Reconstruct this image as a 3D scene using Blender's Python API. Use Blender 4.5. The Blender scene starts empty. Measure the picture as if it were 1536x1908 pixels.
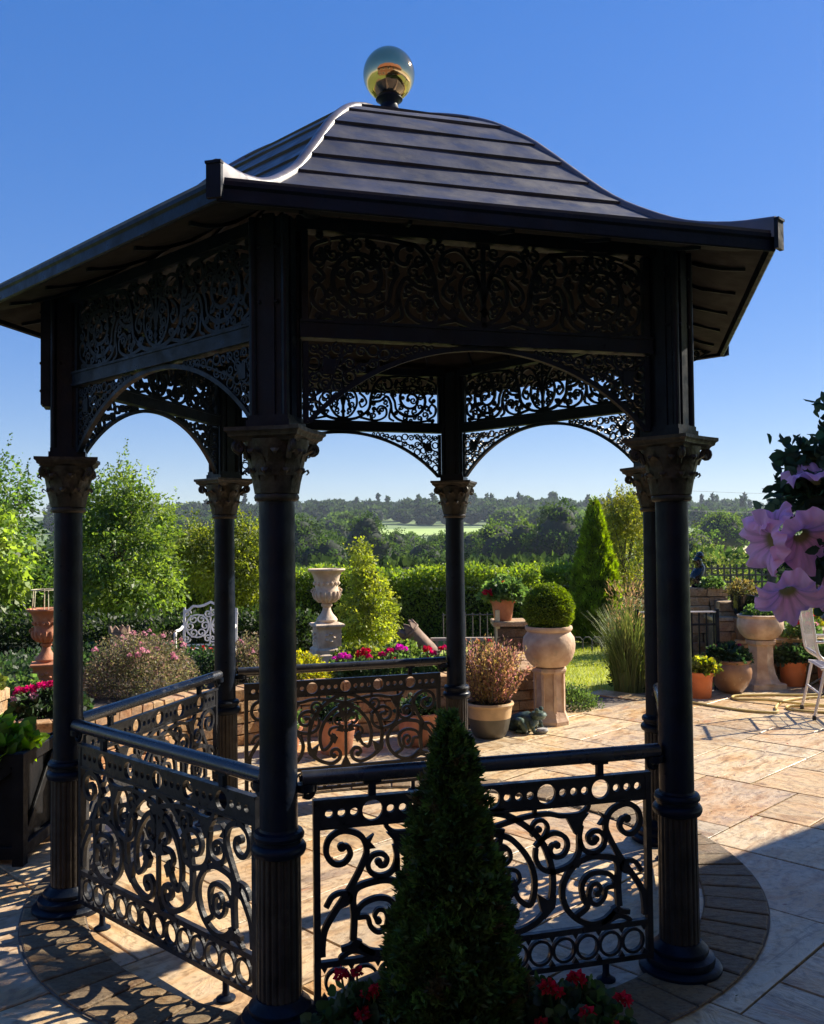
import bpy, math, random
import numpy as np
from mathutils import Vector, Matrix

SC = bpy.context.scene
COL = SC.collection
PI = math.pi
R_ = math.radians

# ------------------------------------------------------------------ camera
cam_d = bpy.data.cameras.new('camera')
cam = bpy.data.objects.new('camera', cam_d)
COL.objects.link(cam)
cam_d.sensor_fit = 'VERTICAL'
cam_d.sensor_height = 36.0
cam_d.lens = 31.74
cam_d.clip_start = 0.05
cam_d.clip_end = 6000
_p, _ro, _ya = 0.0284, -0.0104, -0.0030
X0 = Vector((math.cos(_ya), -math.sin(_ya), 0)); Y0 = Vector((math.sin(_ya), math.cos(_ya), 0)); Z0 = Vector((0, 0, 1))
FW = Y0 * math.cos(_p) + Z0 * math.sin(_p)
ZP = -Y0 * math.sin(_p) + Z0 * math.cos(_p)
RT = X0 * math.cos(_ro) + ZP * math.sin(_ro)
UP = -X0 * math.sin(_ro) + ZP * math.cos(_ro)
m3 = Matrix((RT, UP, -FW)).transposed()
cam.matrix_world = Matrix.Translation((0, 0, 1.589)) @ m3.to_4x4()
SC.camera = cam

# ------------------------------------------------------------------ sky, sun, exposure
SUN_EL, SUN_AZ = R_(35.5), R_(60)            # azimuth clockwise from +Y
world = bpy.data.worlds.new('World')
SC.world = world
world.use_nodes = True
wn = world.node_tree.nodes; wl = world.node_tree.links
sky = wn.new('ShaderNodeTexSky')
sky.sky_type = 'NISHITA'
sky.sun_disc = False
sky.sun_elevation = SUN_EL
sky.sun_rotation = SUN_AZ
sky.altitude = 100
sky.air_density = 1.0
sky.dust_density = 0.1
sky.ozone_density = 5.0
bg = wn['Background']
bg.inputs['Strength'].default_value = 0.15
sat = wn.new('ShaderNodeHueSaturation'); sat.inputs['Saturation'].default_value = 1.90; sat.inputs['Hue'].default_value = 0.519
gm = wn.new('ShaderNodeGamma'); gm.inputs['Gamma'].default_value = 0.47
wl.new(sky.outputs[0], gm.inputs['Color']); wl.new(gm.outputs[0], sat.inputs['Color']); tn = wn.new('ShaderNodeMix'); tn.data_type = 'RGBA'; tn.blend_type = 'MULTIPLY'; tn.inputs['Factor'].default_value = 1.0
tn.inputs['B'].default_value = (0.95, 0.945, 1.03, 1)
wl.new(sat.outputs[0], tn.inputs['A']); wl.new(tn.outputs['Result'], bg.inputs['Color'])

sun_d = bpy.data.lights.new('sun', 'SUN')
sun_d.energy = 5.0
sun_d.angle = R_(0.53)
sun_d.color = (1.0, 0.91, 0.76)
sun = bpy.data.objects.new('sun', sun_d)
COL.objects.link(sun)
SDIR = Vector((math.sin(SUN_AZ) * math.cos(SUN_EL), math.cos(SUN_AZ) * math.cos(SUN_EL), math.sin(SUN_EL)))
sun.rotation_euler = SDIR.to_track_quat('Z', 'Y').to_euler()
sun.location = (8, 6, 12)

vs = SC.view_settings
vs.view_transform = 'Standard'
vs.look = 'None'
vs.exposure = 1.22
vs.gamma = 1.0
vs.use_curve_mapping = False
SC.render.engine = 'CYCLES'
SC.cycles.max_bounces = 8
SC.cycles.diffuse_bounces = 3
SC.cycles.transparent_max_bounces = 8
SC.cycles.use_denoising = True

# ------------------------------------------------------------------ materials
def _nt(name):
    m = bpy.data.materials.new(name); m.use_nodes = True
    nt = m.node_tree
    return m, nt, nt.nodes['Principled BSDF']

def M(name, col, rough=0.6, var=0.25, scale=6.0, bump=0.0, bscale=40.0, metal=0.0, spec=0.5, objvar=0.0, col2=None, coord='Object', detail=6.0, bdist=0.01, bloom_=None, rvar=0.22):
    m, nt, b = _nt(name)
    N, L = nt.nodes, nt.links
    tc = N.new('ShaderNodeTexCoord')
    nz = N.new('ShaderNodeTexNoise'); nz.inputs['Scale'].default_value = scale; nz.inputs['Detail'].default_value = detail
    L.new(tc.outputs[coord], nz.inputs['Vector'])
    mix = N.new('ShaderNodeMix'); mix.data_type = 'RGBA'
    c2 = col2 if col2 else tuple(c * (1 - var) for c in col)
    c1 = col if col2 else tuple(min(1, c * (1 + var)) for c in col)
    mix.inputs['A'].default_value = (*c1, 1); mix.inputs['B'].default_value = (*c2, 1)
    rmp = N.new('ShaderNodeMapRange'); rmp.inputs['From Min'].default_value = 0.35; rmp.inputs['From Max'].default_value = 0.65
    L.new(nz.outputs['Fac'], rmp.inputs['Value'])
    L.new(rmp.outputs[0], mix.inputs['Factor'])
    out = mix.outputs['Result']
    if objvar:
        oi = N.new('ShaderNodeObjectInfo')
        hs = N.new('ShaderNodeHueSaturation')
        mr = N.new('ShaderNodeMapRange'); mr.inputs['To Min'].default_value = 1 - objvar; mr.inputs['To Max'].default_value = 1 + objvar
        L.new(oi.outputs['Random'], mr.inputs['Value'])
        L.new(mr.outputs[0], hs.inputs['Value'])
        mr2 = N.new('ShaderNodeMapRange'); mr2.inputs['To Min'].default_value = 1.15; mr2.inputs['To Max'].default_value = 0.75
        L.new(oi.outputs['Random'], mr2.inputs['Value']); L.new(mr2.outputs[0], hs.inputs['Saturation'])
        L.new(out, hs.inputs['Color']); out = hs.outputs['Color']
    if bloom_:
        bc, th, bs = bloom_
        nb = N.new('ShaderNodeTexNoise'); nb.inputs['Scale'].default_value = bs; nb.inputs['Detail'].default_value = 9; nb.inputs['Roughness'].default_value = 0.65
        ad = N.new('ShaderNodeVectorMath'); ad.inputs[1].default_value = (3.7, 1.9, 8.3); L.new(tc.outputs[coord], ad.inputs[0]); L.new(ad.outputs[0], nb.inputs['Vector'])
        mr3 = N.new('ShaderNodeMapRange'); mr3.inputs['From Min'].default_value = th; mr3.inputs['From Max'].default_value = th + 0.12; mr3.inputs['To Max'].default_value = 0.8
        L.new(nb.outputs['Fac'], mr3.inputs['Value'])
        mb = N.new('ShaderNodeMix'); mb.data_type = 'RGBA'; mb.inputs['B'].default_value = (*bc, 1)
        L.new(mr3.outputs[0], mb.inputs['Factor']); L.new(out, mb.inputs['A']); out = mb.outputs['Result']
    L.new(out, b.inputs['Base Color'])
    if metal < 0.9 and rvar:
        mr4 = N.new('ShaderNodeMapRange'); mr4.inputs['From Min'].default_value = 0.3; mr4.inputs['From Max'].default_value = 0.7
        mr4.inputs['To Min'].default_value = max(0.05, rough - rvar / 2); mr4.inputs['To Max'].default_value = min(1, rough + rvar / 2)
        nr = N.new('ShaderNodeTexNoise'); nr.inputs['Scale'].default_value = scale * 2.3; nr.inputs['Detail'].default_value = 7
        L.new(tc.outputs[coord], nr.inputs['Vector']); L.new(nr.outputs['Fac'], mr4.inputs['Value']); L.new(mr4.outputs[0], b.inputs['Roughness'])
    else: b.inputs['Roughness'].default_value = rough
    b.inputs['Metallic'].default_value = metal
    b.inputs['Specular IOR Level'].default_value = spec
    if bump:
        n2 = N.new('ShaderNodeTexNoise'); n2.inputs['Scale'].default_value = bscale; n2.inputs['Detail'].default_value = 8
        L.new(tc.outputs[coord], n2.inputs['Vector'])
        bp = N.new('ShaderNodeBump'); bp.inputs['Strength'].default_value = bump; bp.inputs['Distance'].default_value = bdist
        L.new(n2.outputs['Fac'], bp.inputs['Height']); L.new(bp.outputs[0], b.inputs['Normal'])
    return m

def leafmat(name, trans=0.35, rough=0.55, gloss=0.08):
    m = bpy.data.materials.new(name); m.use_nodes = True
    nt = m.node_tree; N, L = nt.nodes, nt.links
    N.remove(N['Principled BSDF'])
    at = N.new('ShaderNodeAttribute'); at.attribute_name = 'Col'
    df = N.new('ShaderNodeBsdfDiffuse'); tr = N.new('ShaderNodeBsdfTranslucent'); gl = N.new('ShaderNodeBsdfGlossy')
    gl.inputs['Roughness'].default_value = rough
    hs = N.new('ShaderNodeHueSaturation'); hs.inputs['Saturation'].default_value = 1.15; hs.inputs['Value'].default_value = 1.5; hs.inputs['Hue'].default_value = 0.485
    L.new(at.outputs['Color'], df.inputs['Color']); L.new(at.outputs['Color'], hs.inputs['Color']); L.new(hs.outputs[0], tr.inputs['Color'])
    m1 = N.new('ShaderNodeMixShader'); m1.inputs[0].default_value = trans
    L.new(df.outputs[0], m1.inputs[1]); L.new(tr.outputs[0], m1.inputs[2])
    m2 = N.new('ShaderNodeMixShader'); m2.inputs[0].default_value = gloss * 0.5
    L.new(m1.outputs[0], m2.inputs[1]); L.new(gl.outputs[0], m2.inputs[2])
    L.new(m2.outputs[0], N['Material Output'].inputs['Surface'])
    return m

def stonemat(name, cols, rough=0.6, objs=True, streak=True, bump=0.35, scale=1.0):
    """riven sandstone: per-slab base colour from a ramp, streaks and stains over it, riven relief"""
    m, nt, b = _nt(name)
    N, L = nt.nodes, nt.links
    tc = N.new('ShaderNodeTexCoord')
    oi = N.new('ShaderNodeObjectInfo')
    add = N.new('ShaderNodeVectorMath'); add.operation = 'ADD'
    ml = N.new('ShaderNodeVectorMath'); ml.operation = 'SCALE'; ml.inputs['Scale'].default_value = 37.0
    cb = N.new('ShaderNodeCombineXYZ')
    for k in range(3): L.new(oi.outputs['Random'], cb.inputs[k])
    L.new(cb.outputs[0], ml.inputs[0]); L.new(tc.outputs['Object'], add.inputs[0]); L.new(ml.outputs[0], add.inputs[1])
    vec = add.outputs[0]
    def ramp(stops, src):
        r = N.new('ShaderNodeValToRGB')
        while len(r.color_ramp.elements) < len(stops): r.color_ramp.elements.new(0.5)
        for e, (p, c) in zip(r.color_ramp.elements, stops): e.position = p; e.color = (*c, 1)
        L.new(src, r.inputs[0]); return r.outputs[0]
    base = ramp([(i / (len(cols) - 1), c) for i, c in enumerate(cols)], oi.outputs['Random'])
    n1 = N.new('ShaderNodeTexNoise'); n1.inputs['Scale'].default_value = 2.2 * scale; n1.inputs['Detail'].default_value = 7; n1.inputs['Distortion'].default_value = 1.6
    mp = N.new('ShaderNodeMapping'); mp.inputs['Scale'].default_value = (1.0, 2.6, 1.0)
    L.new(vec, mp.inputs['Vector']); L.new(mp.outputs[0], n1.inputs['Vector'])
    tint = ramp([(0.30, (0.56, 0.36, 0.18)), (0.40, (0.94, 0.76, 0.52)), (0.50, (1.0, 0.93, 0.78)), (0.58, (1.0, 0.86, 0.66)), (0.66, (0.66, 0.58, 0.52)), (0.74, (0.85, 0.55, 0.36))], n1.outputs['Fac'])
    mx = N.new('ShaderNodeMix'); mx.data_type = 'RGBA'; mx.blend_type = 'MULTIPLY'; mx.inputs['Factor'].default_value = 0.85 if streak else 0.45
    L.new(base, mx.inputs['A']); L.new(tint, mx.inputs['B'])
    n3 = N.new('ShaderNodeTexNoise'); n3.inputs['Scale'].default_value = 28 * scale; n3.inputs['Detail'].default_value = 6
    L.new(vec, n3.inputs['Vector'])
    sp = ramp([(0.36, (0.55, 0.5, 0.45)), (0.48, (1, 1, 1)), (0.7, (1.08, 1.05, 1.0))], n3.outputs['Fac'])
    mx2 = N.new('ShaderNodeMix'); mx2.data_type = 'RGBA'; mx2.blend_type = 'MULTIPLY'; mx2.inputs['Factor'].default_value = 0.7
    L.new(mx.outputs['Result'], mx2.inputs['A']); L.new(sp, mx2.inputs['B'])
    n5 = N.new('ShaderNodeTexNoise'); n5.inputs['Scale'].default_value = 1.1 * scale; n5.inputs['Detail'].default_value = 5; n5.inputs['Distortion'].default_value = 2.2
    L.new(vec, n5.inputs['Vector'])
    oc = ramp([(0.38, (0.78, 0.80, 0.84)), (0.48, (1, 1, 1)), (0.56, (1, 0.98, 0.94)), (0.66, (0.92, 0.76, 0.54))], n5.outputs['Fac'])
    n6 = N.new('ShaderNodeTexNoise'); n6.inputs['Scale'].default_value = 3.2 * scale; n6.inputs['Detail'].default_value = 9; n6.inputs['Distortion'].default_value = 0.6; n6.inputs['Roughness'].default_value = 0.6
    mp6 = N.new('ShaderNodeMapping'); mp6.inputs['Scale'].default_value = (1.0, 5.5, 1.0); mp6.inputs['Rotation'].default_value = (0, 0, 0.35); L.new(vec, mp6.inputs['Vector']); L.new(mp6.outputs[0], n6.inputs['Vector'])
    sk = ramp([(0.33, (0.42, 0.36, 0.30)), (0.42, (1, 1, 1)), (0.62, (1, 1, 1)), (0.72, (0.74, 0.66, 0.56))], n6.outputs['Fac'])
    last = mx2.outputs['Result']
    for extra, fac in ((oc, 0.9 if streak else 0.4), (sk, 0.85 if streak else 0.4)):
        mxe = N.new('ShaderNodeMix'); mxe.data_type = 'RGBA'; mxe.blend_type = 'MULTIPLY'; mxe.inputs['Factor'].default_value = fac
        L.new(last, mxe.inputs['A']); L.new(extra, mxe.inputs['B']); last = mxe.outputs['Result']
    L.new(last, b.inputs['Base Color'])
    b.inputs['Roughness'].default_value = rough
    wv = N.new('ShaderNodeTexNoise'); wv.inputs['Scale'].default_value = 5 * scale; wv.inputs['Detail'].default_value = 10; wv.inputs['Roughness'].default_value = 0.62; wv.inputs['Distortion'].default_value = 0.8
    mp2 = N.new('ShaderNodeMapping'); mp2.inputs['Scale'].default_value = (1.0, 2.2, 1.0); L.new(vec, mp2.inputs['Vector']); L.new(mp2.outputs[0], wv.inputs['Vector'])
    bp = N.new('ShaderNodeBump'); bp.inputs['Strength'].default_value = bump; bp.inputs['Distance'].default_value = 0.03
    L.new(wv.outputs['Fac'], bp.inputs['Height']); L.new(bp.outputs[0], b.inputs['Normal'])
    return m

IRON = M('black_iron_paint', (0.0034, 0.0070, 0.0165), 0.42, 0.3, 9, 0.14, 70, spec=0.16, bloom_=((0.012, 0.012, 0.015), 0.58, 13), rvar=0.3)
RIRON = M('dusty_railing_iron', (0.013, 0.0135, 0.017), 0.40, 0.4, 16, 0.15, 70, spec=0.35, bloom_=((0.045, 0.036, 0.028), 0.58, 15), rvar=0.3)
IRON_BOUNCE = M('bounce_tinted_iron', (0.022, 0.017, 0.014), 0.42, 0.45, 14, 0.25, 60, spec=0.35, bloom_=((0.055, 0.045, 0.034), 0.54, 9))  # brown base colour paints warm light reflected onto the fluted pedestals
CAPM = M('weathered_capital_iron', (0.030, 0.024, 0.020), 0.5, 0.5, 22, 0.35, 60, spec=0.25, bloom_=((0.085, 0.068, 0.052), 0.56, 14))
RAILM = M('handrail_paint', (0.022, 0.024, 0.032), 0.30, 0.2, 9, 0.05, 90, spec=0.6)
ROOFM = M('dark_grey_roof_metal', (0.046, 0.044, 0.056), 0.50, 0.25, 5, 0.14, 30, spec=0.5, objvar=0.14, bloom_=((0.085, 0.080, 0.082), 0.60, 7), rvar=0.3)
HIPM = M('sunlit_hip_cap_metal', (0.11, 0.095, 0.10), 0.40, 0.25, 8, 0.05, 50, spec=0.6)  # paler copy of the dark roof paint, sunlit highlight put into its colour
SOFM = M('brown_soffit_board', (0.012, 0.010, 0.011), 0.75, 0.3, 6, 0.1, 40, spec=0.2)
GOLD = M('polished_brass', (0.66, 0.47, 0.24), 0.06, 0.15, 5, 0.05, 30, metal=1.0)
TERRA = M('terracotta', (0.42, 0.165, 0.08), 0.75, 0.3, 7, 0.25, 50, bloom_=((0.42, 0.29, 0.21), 0.60, 9))
ORANGE = M('orange_plastic_terracotta', (0.62, 0.17, 0.05), 0.55, 0.12, 5, 0.05, 60, bloom_=((0.50, 0.28, 0.17), 0.60, 8))
PALETERRA = M('pale_weathered_terracotta', (0.66, 0.48, 0.33), 0.8, 0.25, 9, 0.35, 40, col2=(0.46, 0.29, 0.19), bloom_=((0.36, 0.30, 0.22), 0.57, 7))
URNST = M('cream_reconstituted_stone', (0.76, 0.61, 0.44), 0.8, 0.2, 12, 0.4, 50, col2=(0.55, 0.40, 0.27), bloom_=((0.30, 0.25, 0.18), 0.60, 10))
GLAZEB = M('brown_glazed_pot', (0.36, 0.20, 0.11), 0.4, 0.3, 6, 0.15, 40, col2=(0.20, 0.11, 0.07), bloom_=((0.45, 0.36, 0.28), 0.60, 8))
GLAZEG = M('grey_green_glaze', (0.10, 0.085, 0.06), 0.45, 0.3, 6, 0.1, 40)
BLACKG = M('glossy_black_glaze', (0.008, 0.008, 0.011), 0.12, 0.2, 8)
CHIMPOT = M('grey_brown_fireclay', (0.25, 0.16, 0.11), 0.8, 0.3, 8, 0.25, 40)
SOIL = M('dark_soil', (0.035, 0.025, 0.018), 0.95, 0.4, 20, 0.6, 60)
MORTAR = M('grey_brown_mortar', (0.13, 0.10, 0.075), 0.95, 0.25, 14, 0.3, 60)
BRICKM = stonemat('buff_brick', [(0.42, 0.31, 0.20), (0.50, 0.36, 0.22), (0.36, 0.25, 0.17), (0.46, 0.29, 0.19)], 0.85, bump=0.3, scale=3.0)
ROCKM = stonemat('warm_wall_stone', [(0.42, 0.31, 0.20), (0.36, 0.27, 0.19), (0.48, 0.36, 0.24), (0.30, 0.21, 0.15)], 0.85, bump=0.6, scale=2.4)
PILM = stonemat('shaded_pillar_stone', [(0.15, 0.11, 0.08), (0.12, 0.09, 0.065), (0.18, 0.13, 0.09)], 0.9, bump=0.6, scale=2.4)  # wall stone darkened, shade on the pillar faces is in this colour
SLABM = stonemat('riven_sandstone', [(0.60, 0.50, 0.37), (0.52, 0.39, 0.25), (0.62, 0.54, 0.42), (0.46, 0.41, 0.35), (0.60, 0.48, 0.34), (0.50, 0.40, 0.31), (0.64, 0.55, 0.41), (0.46, 0.36, 0.24)], 0.38, bump=0.5)
SETTM = stonemat('weathered_sett', [(0.17, 0.13, 0.08), (0.22, 0.16, 0.09), (0.15, 0.115, 0.08), (0.19, 0.14, 0.085)], 0.7, bump=0.5, scale=2.5)
WHITEI = M('white_painted_iron', (0.78, 0.74, 0.70), 0.5, 0.1, 12, 0.1, 60)
ALUM = M('pale_aluminium', (0.66, 0.62, 0.60), 0.35, 0.08, 9, metal=0.3)
MESHF = M('charcoal_seat_mesh', (0.03, 0.03, 0.035), 0.7, 0.2, 40)
RUBBER = M('dark_rubber', (0.015, 0.015, 0.017), 0.7, 0.2, 10)
HOSEM = M('yellow_hose', (0.55, 0.40, 0.12), 0.45, 0.12, 12)
PLANTERM = M('black_planter_wood', (0.006, 0.006, 0.007), 0.6, 0.3, 10, 0.2, 50, spec=0.15)
FENCEM = M('grey_weathered_timber', (0.10, 0.09, 0.085), 0.8, 0.3, 8, 0.2, 40)
STAKEM = M('pale_cane', (0.55, 0.50, 0.33), 0.6, 0.15, 20)
BARK = M('brown_bark', (0.10, 0.075, 0.055), 0.9, 0.35, 14, 0.5, 30)
HOUSEM = M('painted_verandah_timber', (0.55, 0.52, 0.47), 0.6, 0.1, 6)
GREENST = M('dark_green_bronze', (0.020, 0.032, 0.026), 0.35, 0.5, 12, 0.4, 30, metal=0.3, col2=(0.10, 0.15, 0.12))
PEBBLE = M('grey_pebble', (0.30, 0.29, 0.28), 0.7, 0.25, 12, 0.2, 30)
WIREM = M('power_cable', (0.10, 0.11, 0.13), 0.6, 0.1, 5)
PALEBAR = M('pale_garden_timber', (0.40, 0.33, 0.26), 0.7, 0.2, 10, 0.2, 40)
GRASSM = leafmat('grass_blade', 0.35)
LEAF = leafmat('leaf', 0.56, gloss=0.08)
LEAFD = leafmat('evergreen_leaf', 0.38, gloss=0.06)
FAR = leafmat('far_leaf', 0.38, gloss=0.0)
PETAL = leafmat('petal', 0.35, gloss=0.03)
LAWNM = M('lawn_turf', (0.32, 0.36, 0.06), 0.9, 0.25, 3, 0.5, 80, coord='Object')
TERRM = M('meadow_grass', (0.13, 0.19, 0.06), 0.95, 0.3, 0.03, 0, coord='Object')
FIELDM = M('pale_green_pasture', (0.32, 0.43, 0.12), 0.95, 0.15, 0.02, coord='Object')
STRAWM = M('ripening_field', (0.46, 0.42, 0.18), 0.95, 0.15, 0.05, coord='Object')

# ------------------------------------------------------------------ mesh builder and object helpers
class MB:
    def __init__(s): s.v = []; s.f = []
    def add(s, V, F):
        o = len(s.v); s.v.extend([tuple(p) for p in V]); s.f.extend([tuple(i + o for i in q) for q in F]); return s
    def box(s, c, d, rz=0.0, taper=1.0, M4=None):
        hx, hy, hz = d[0] / 2, d[1] / 2, d[2] / 2
        V = []
        for z, t in ((-hz, 1.0), (hz, taper)):
            for x, y in ((-hx, -hy), (hx, -hy), (hx, hy), (-hx, hy)):
                V.append(Vector((x * t, y * t, z)))
        if M4 is None: M4 = Matrix.Translation(c) @ Matrix.Rotation(rz, 4, 'Z')
        V = [M4 @ p for p in V]
        return s.add(V, [(0, 3, 2, 1), (4, 5, 6, 7), (0, 1, 5, 4), (1, 2, 6, 5), (2, 3, 7, 6), (3, 0, 4, 7)])
    def bevbox(s, c, d, b=0.006, rz=0.0, jit=0.0, rng=None, M4=None):
        hx, hy, hz = d[0] / 2, d[1] / 2, d[2] / 2
        V = []
        j = lambda: (rng.uniform(-jit, jit) if rng else 0)
        for z, k in ((-hz, 0), (hz - b, 0), (hz, b)):
            for x, y in ((-1, -1), (1, -1), (1, 1), (-1, 1)):
                V.append(Vector((x * (hx - k) + j(), y * (hy - k) + j(), z + (j() * 0.5 if z > 0 else 0))))
        if M4 is None: M4 = Matrix.Translation(c) @ Matrix.Rotation(rz, 4, 'Z')
        V = [M4 @ p for p in V]
        F = [(0, 3, 2, 1), (8, 9, 10, 11)]
        for a in (0, 4):
            for i in range(4):
                k = (i + 1) % 4
                F.append((a + i, a + k, a + 4 + k, a + 4 + i))
        return s.add(V, F)
    def lathe(s, prof, n=32, c=(0, 0, 0), cap=True, flute=None):
        V = []; F = []
        for r, z in prof:
            for i in range(n):
                a = 2 * PI * i / n
                rr = r * (1 + (flute(a) if flute else 0))
                V.append((c[0] + rr * math.cos(a), c[1] + rr * math.sin(a), c[2] + z))
        for k in range(len(prof) - 1):
            for i in range(n):
                j = (i + 1) % n
                F.append((k * n + i, k * n + j, (k + 1) * n + j, (k + 1) * n + i))
        if cap:
            if prof[0][0] > 1e-4: F.append(tuple(range(n - 1, -1, -1)))
            if prof[-1][0] > 1e-4: F.append(tuple((len(prof) - 1) * n + i for i in range(n)))
        return s.add(V, F)
    def tube(s, P, r, n=8, closed=False, cap=True):
        P = [Vector(p) for p in P]
        rs = r if isinstance(r, (list, tuple)) else [r] * len(P)
        V = []; F = []
        T = []
        for i in range(len(P)):
            a = P[i - 1] if (i > 0 or closed) else P[i]
            b = P[(i + 1) % len(P)] if (i < len(P) - 1 or closed) else P[i]
            t = (b - a); T.append(t.normalized() if t.length > 1e-9 else Vector((0, 0, 1)))
        up = Vector((0, 0, 1)) if abs(T[0].z) < 0.9 else Vector((1, 0, 0))
        n0 = T[0].cross(up).normalized()
        for i in range(len(P)):
            n0 = (n0 - T[i] * n0.dot(T[i]))
            n0 = n0.normalized() if n0.length > 1e-6 else T[i].orthogonal().normalized()
            b0 = T[i].cross(n0)
            for k in range(n):
                a = 2 * PI * k / n
                V.append(P[i] + (n0 * math.cos(a) + b0 * math.sin(a)) * rs[i])
        m = len(P)
        for i in range(m if closed else m - 1):
            j = (i + 1) % m
            for k in range(n):
                l = (k + 1) % n
                F.append((i * n + k, i * n + l, j * n + l, j * n + k))
        if cap and not closed:
            F.append(tuple(range(n - 1, -1, -1))); F.append(tuple((m - 1) * n + k for k in range(n)))
        return s.add(V, F)
    def ribbon(s, P, w, t, w2=None, y=0.0):
        """flat cast bar following 2-D points (x, z), thickness t along y"""
        w2 = w if w2 is None else w2
        n = len(P); V = []; F = []
        for i in range(n):
            a = P[max(0, i - 1)]; b = P[min(n - 1, i + 1)]
            dx, dz = b[0] - a[0], b[1] - a[1]
            l = math.hypot(dx, dz) or 1
            nx, nz = -dz / l, dx / l
            h = (w + (w2 - w) * i / (n - 1)) / 2
            x, z = P[i]
            V += [(x + nx * h, y - t / 2, z + nz * h), (x - nx * h, y - t / 2, z - nz * h), (x - nx * h, y + t / 2, z - nz * h), (x + nx * h, y + t / 2, z + nz * h)]
        for i in range(n - 1):
            for k in range(4):
                l = (k + 1) % 4
                F.append((i * 4 + k, i * 4 + l, i * 4 + 4 + l, i * 4 + 4 + k))
        F.append((0, 3, 2, 1)); F.append(tuple((n - 1) * 4 + k for k in range(4)))
        return s.add(V, F)
    def plate(s, P, t, y=0.0):
        """extruded 2-D polygon in x, z"""
        n = len(P)
        V = [(x, y - t / 2, z) for x, z in P] + [(x, y + t / 2, z) for x, z in P]
        F = [tuple(range(n)), tuple(range(2 * n - 1, n - 1, -1))]
        for i in range(n):
            j = (i + 1) % n
            F.append((i, i + n, j + n, j))
        return s.add(V, F)
    def ring(s, x, z, r, w, t, n=20, y=0.0):
        return s.ribbon([(x + r * math.cos(2 * PI * i / n), z + r * math.sin(2 * PI * i / n)) for i in range(n + 1)], w, t, y=y)
    def disc(s, x, z, r, t, n=10, y=0.0):
        return s.plate([(x + r * math.cos(2 * PI * i / n), z + r * math.sin(2 * PI * i / n)) for i in range(n)], t, y)
    def holecell(s, x0, x1, z0, z1, cx, cz, r, t, n=24, y=0.0):
        """rectangular cell of a cast plate with one round hole"""
        an = [2 * PI * (i + 0.5) / n for i in range(n)]
        V = []; F = []
        for yy in (y - t / 2, y + t / 2):
            for a in an: V.append((cx + r * math.cos(a), yy, cz + r * math.sin(a)))
            for a in an:
                c, q = math.cos(a), math.sin(a)
                tx = ((x1 - cx) / c) if c > 0 else ((x0 - cx) / c) if c < 0 else 1e9
                tz = ((z1 - cz) / q) if q > 0 else ((z0 - cz) / q) if q < 0 else 1e9
                k = min(tx, tz)
                px, pz = cx + k * c, cz + k * q
                # pull the samples next to a corner onto it
                V.append((px, yy, pz))
            for (px, pz) in ((x1, z1), (x0, z1), (x0, z0), (x1, z0)): V.append((px, yy, pz))
        m = 2 * n + 4
        ca = [math.atan2(z1 - cz, x1 - cx), math.atan2(z1 - cz, x0 - cx), math.atan2(z0 - cz, x0 - cx) % (2 * PI), math.atan2(z0 - cz, x1 - cx) % (2 * PI)]
        for i in range(n):
            j = (i + 1) % n
            a0, a1 = an[i], an[j] if j else an[0] + 2 * PI
            cor = [k for k in range(4) if a0 < ca[k] < a1 or a0 < ca[k] + 2 * PI < a1]
            outer = [n + i] + [2 * n + k for k in cor] + [n + j]
            f = [i] + outer + [j]
            F.append(tuple(f)); F.append(tuple(m + q for q in reversed(f)))
            F.append((i, j, m + j, m + i))
        s.add(V, F)
        return s
    def mesh(s, name, mat, smooth=True, ang=35):
        me = bpy.data.meshes.new(name)
        me.from_pydata([tuple(p) for p in s.v], [], s.f)
        me.update()
        if mat: me.materials.append(mat)
        if smooth:
            me.polygons.foreach_set('use_smooth', [True] * len(me.polygons))
            me.set_sharp_from_angle(angle=R_(ang))
        return me

def obj(name, me, parent=None, loc=(0, 0, 0), rz=0.0, rot=None, scale=None):
    o = bpy.data.objects.new(name, me); COL.objects.link(o)
    o.location = loc
    o.rotation_euler = rot if rot else (0, 0, rz)
    if scale: o.scale = scale
    if parent: o.parent = parent
    return o
def thing(name, label, cat, loc=(0, 0, 0), rz=0.0, group=None, me=None, scale=None):
    o = obj(name, me, None, loc, rz, scale=scale)
    o['label'] = label; o['category'] = cat
    if group: o['group'] = group
    return o
def struct(name, me, label=None, parent=None, loc=(0, 0, 0), kind='structure'):
    o = obj(name, me, parent, loc)
    o['kind'] = kind
    if label: o['label'] = label
    return o

def catmull(P, sub=6):
    P = [np.array(p, float) for p in P]; out = []
    for i in range(len(P) - 1):
        p0 = P[i - 1] if i else 2 * P[0] - P[1]; p1 = P[i]; p2 = P[i + 1]; p3 = P[i + 2] if i + 2 < len(P) else 2 * P[-1] - P[-2]
        for k in range(sub):
            t = k / sub
            out.append(tuple(0.5 * ((2 * p1) + (-p0 + p2) * t + (2 * p0 - 5 * p1 + 4 * p2 - p3) * t * t + (-p0 + 3 * p1 - 3 * p2 + p3) * t ** 3)))
    out.append(tuple(P[-1]))
    return out
def spiral(cx, cz, r, a0, turns, r1=0.18, n=28, ccw=True):
    out = []
    for i in range(n + 1):
        t = i / n
        a = a0 + (1 if ccw else -1) * 2 * PI * turns * t
        rr = r * (1 - t * (1 - r1))
        out.append((cx + rr * math.cos(a), cz + rr * math.sin(a)))
    return out

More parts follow.
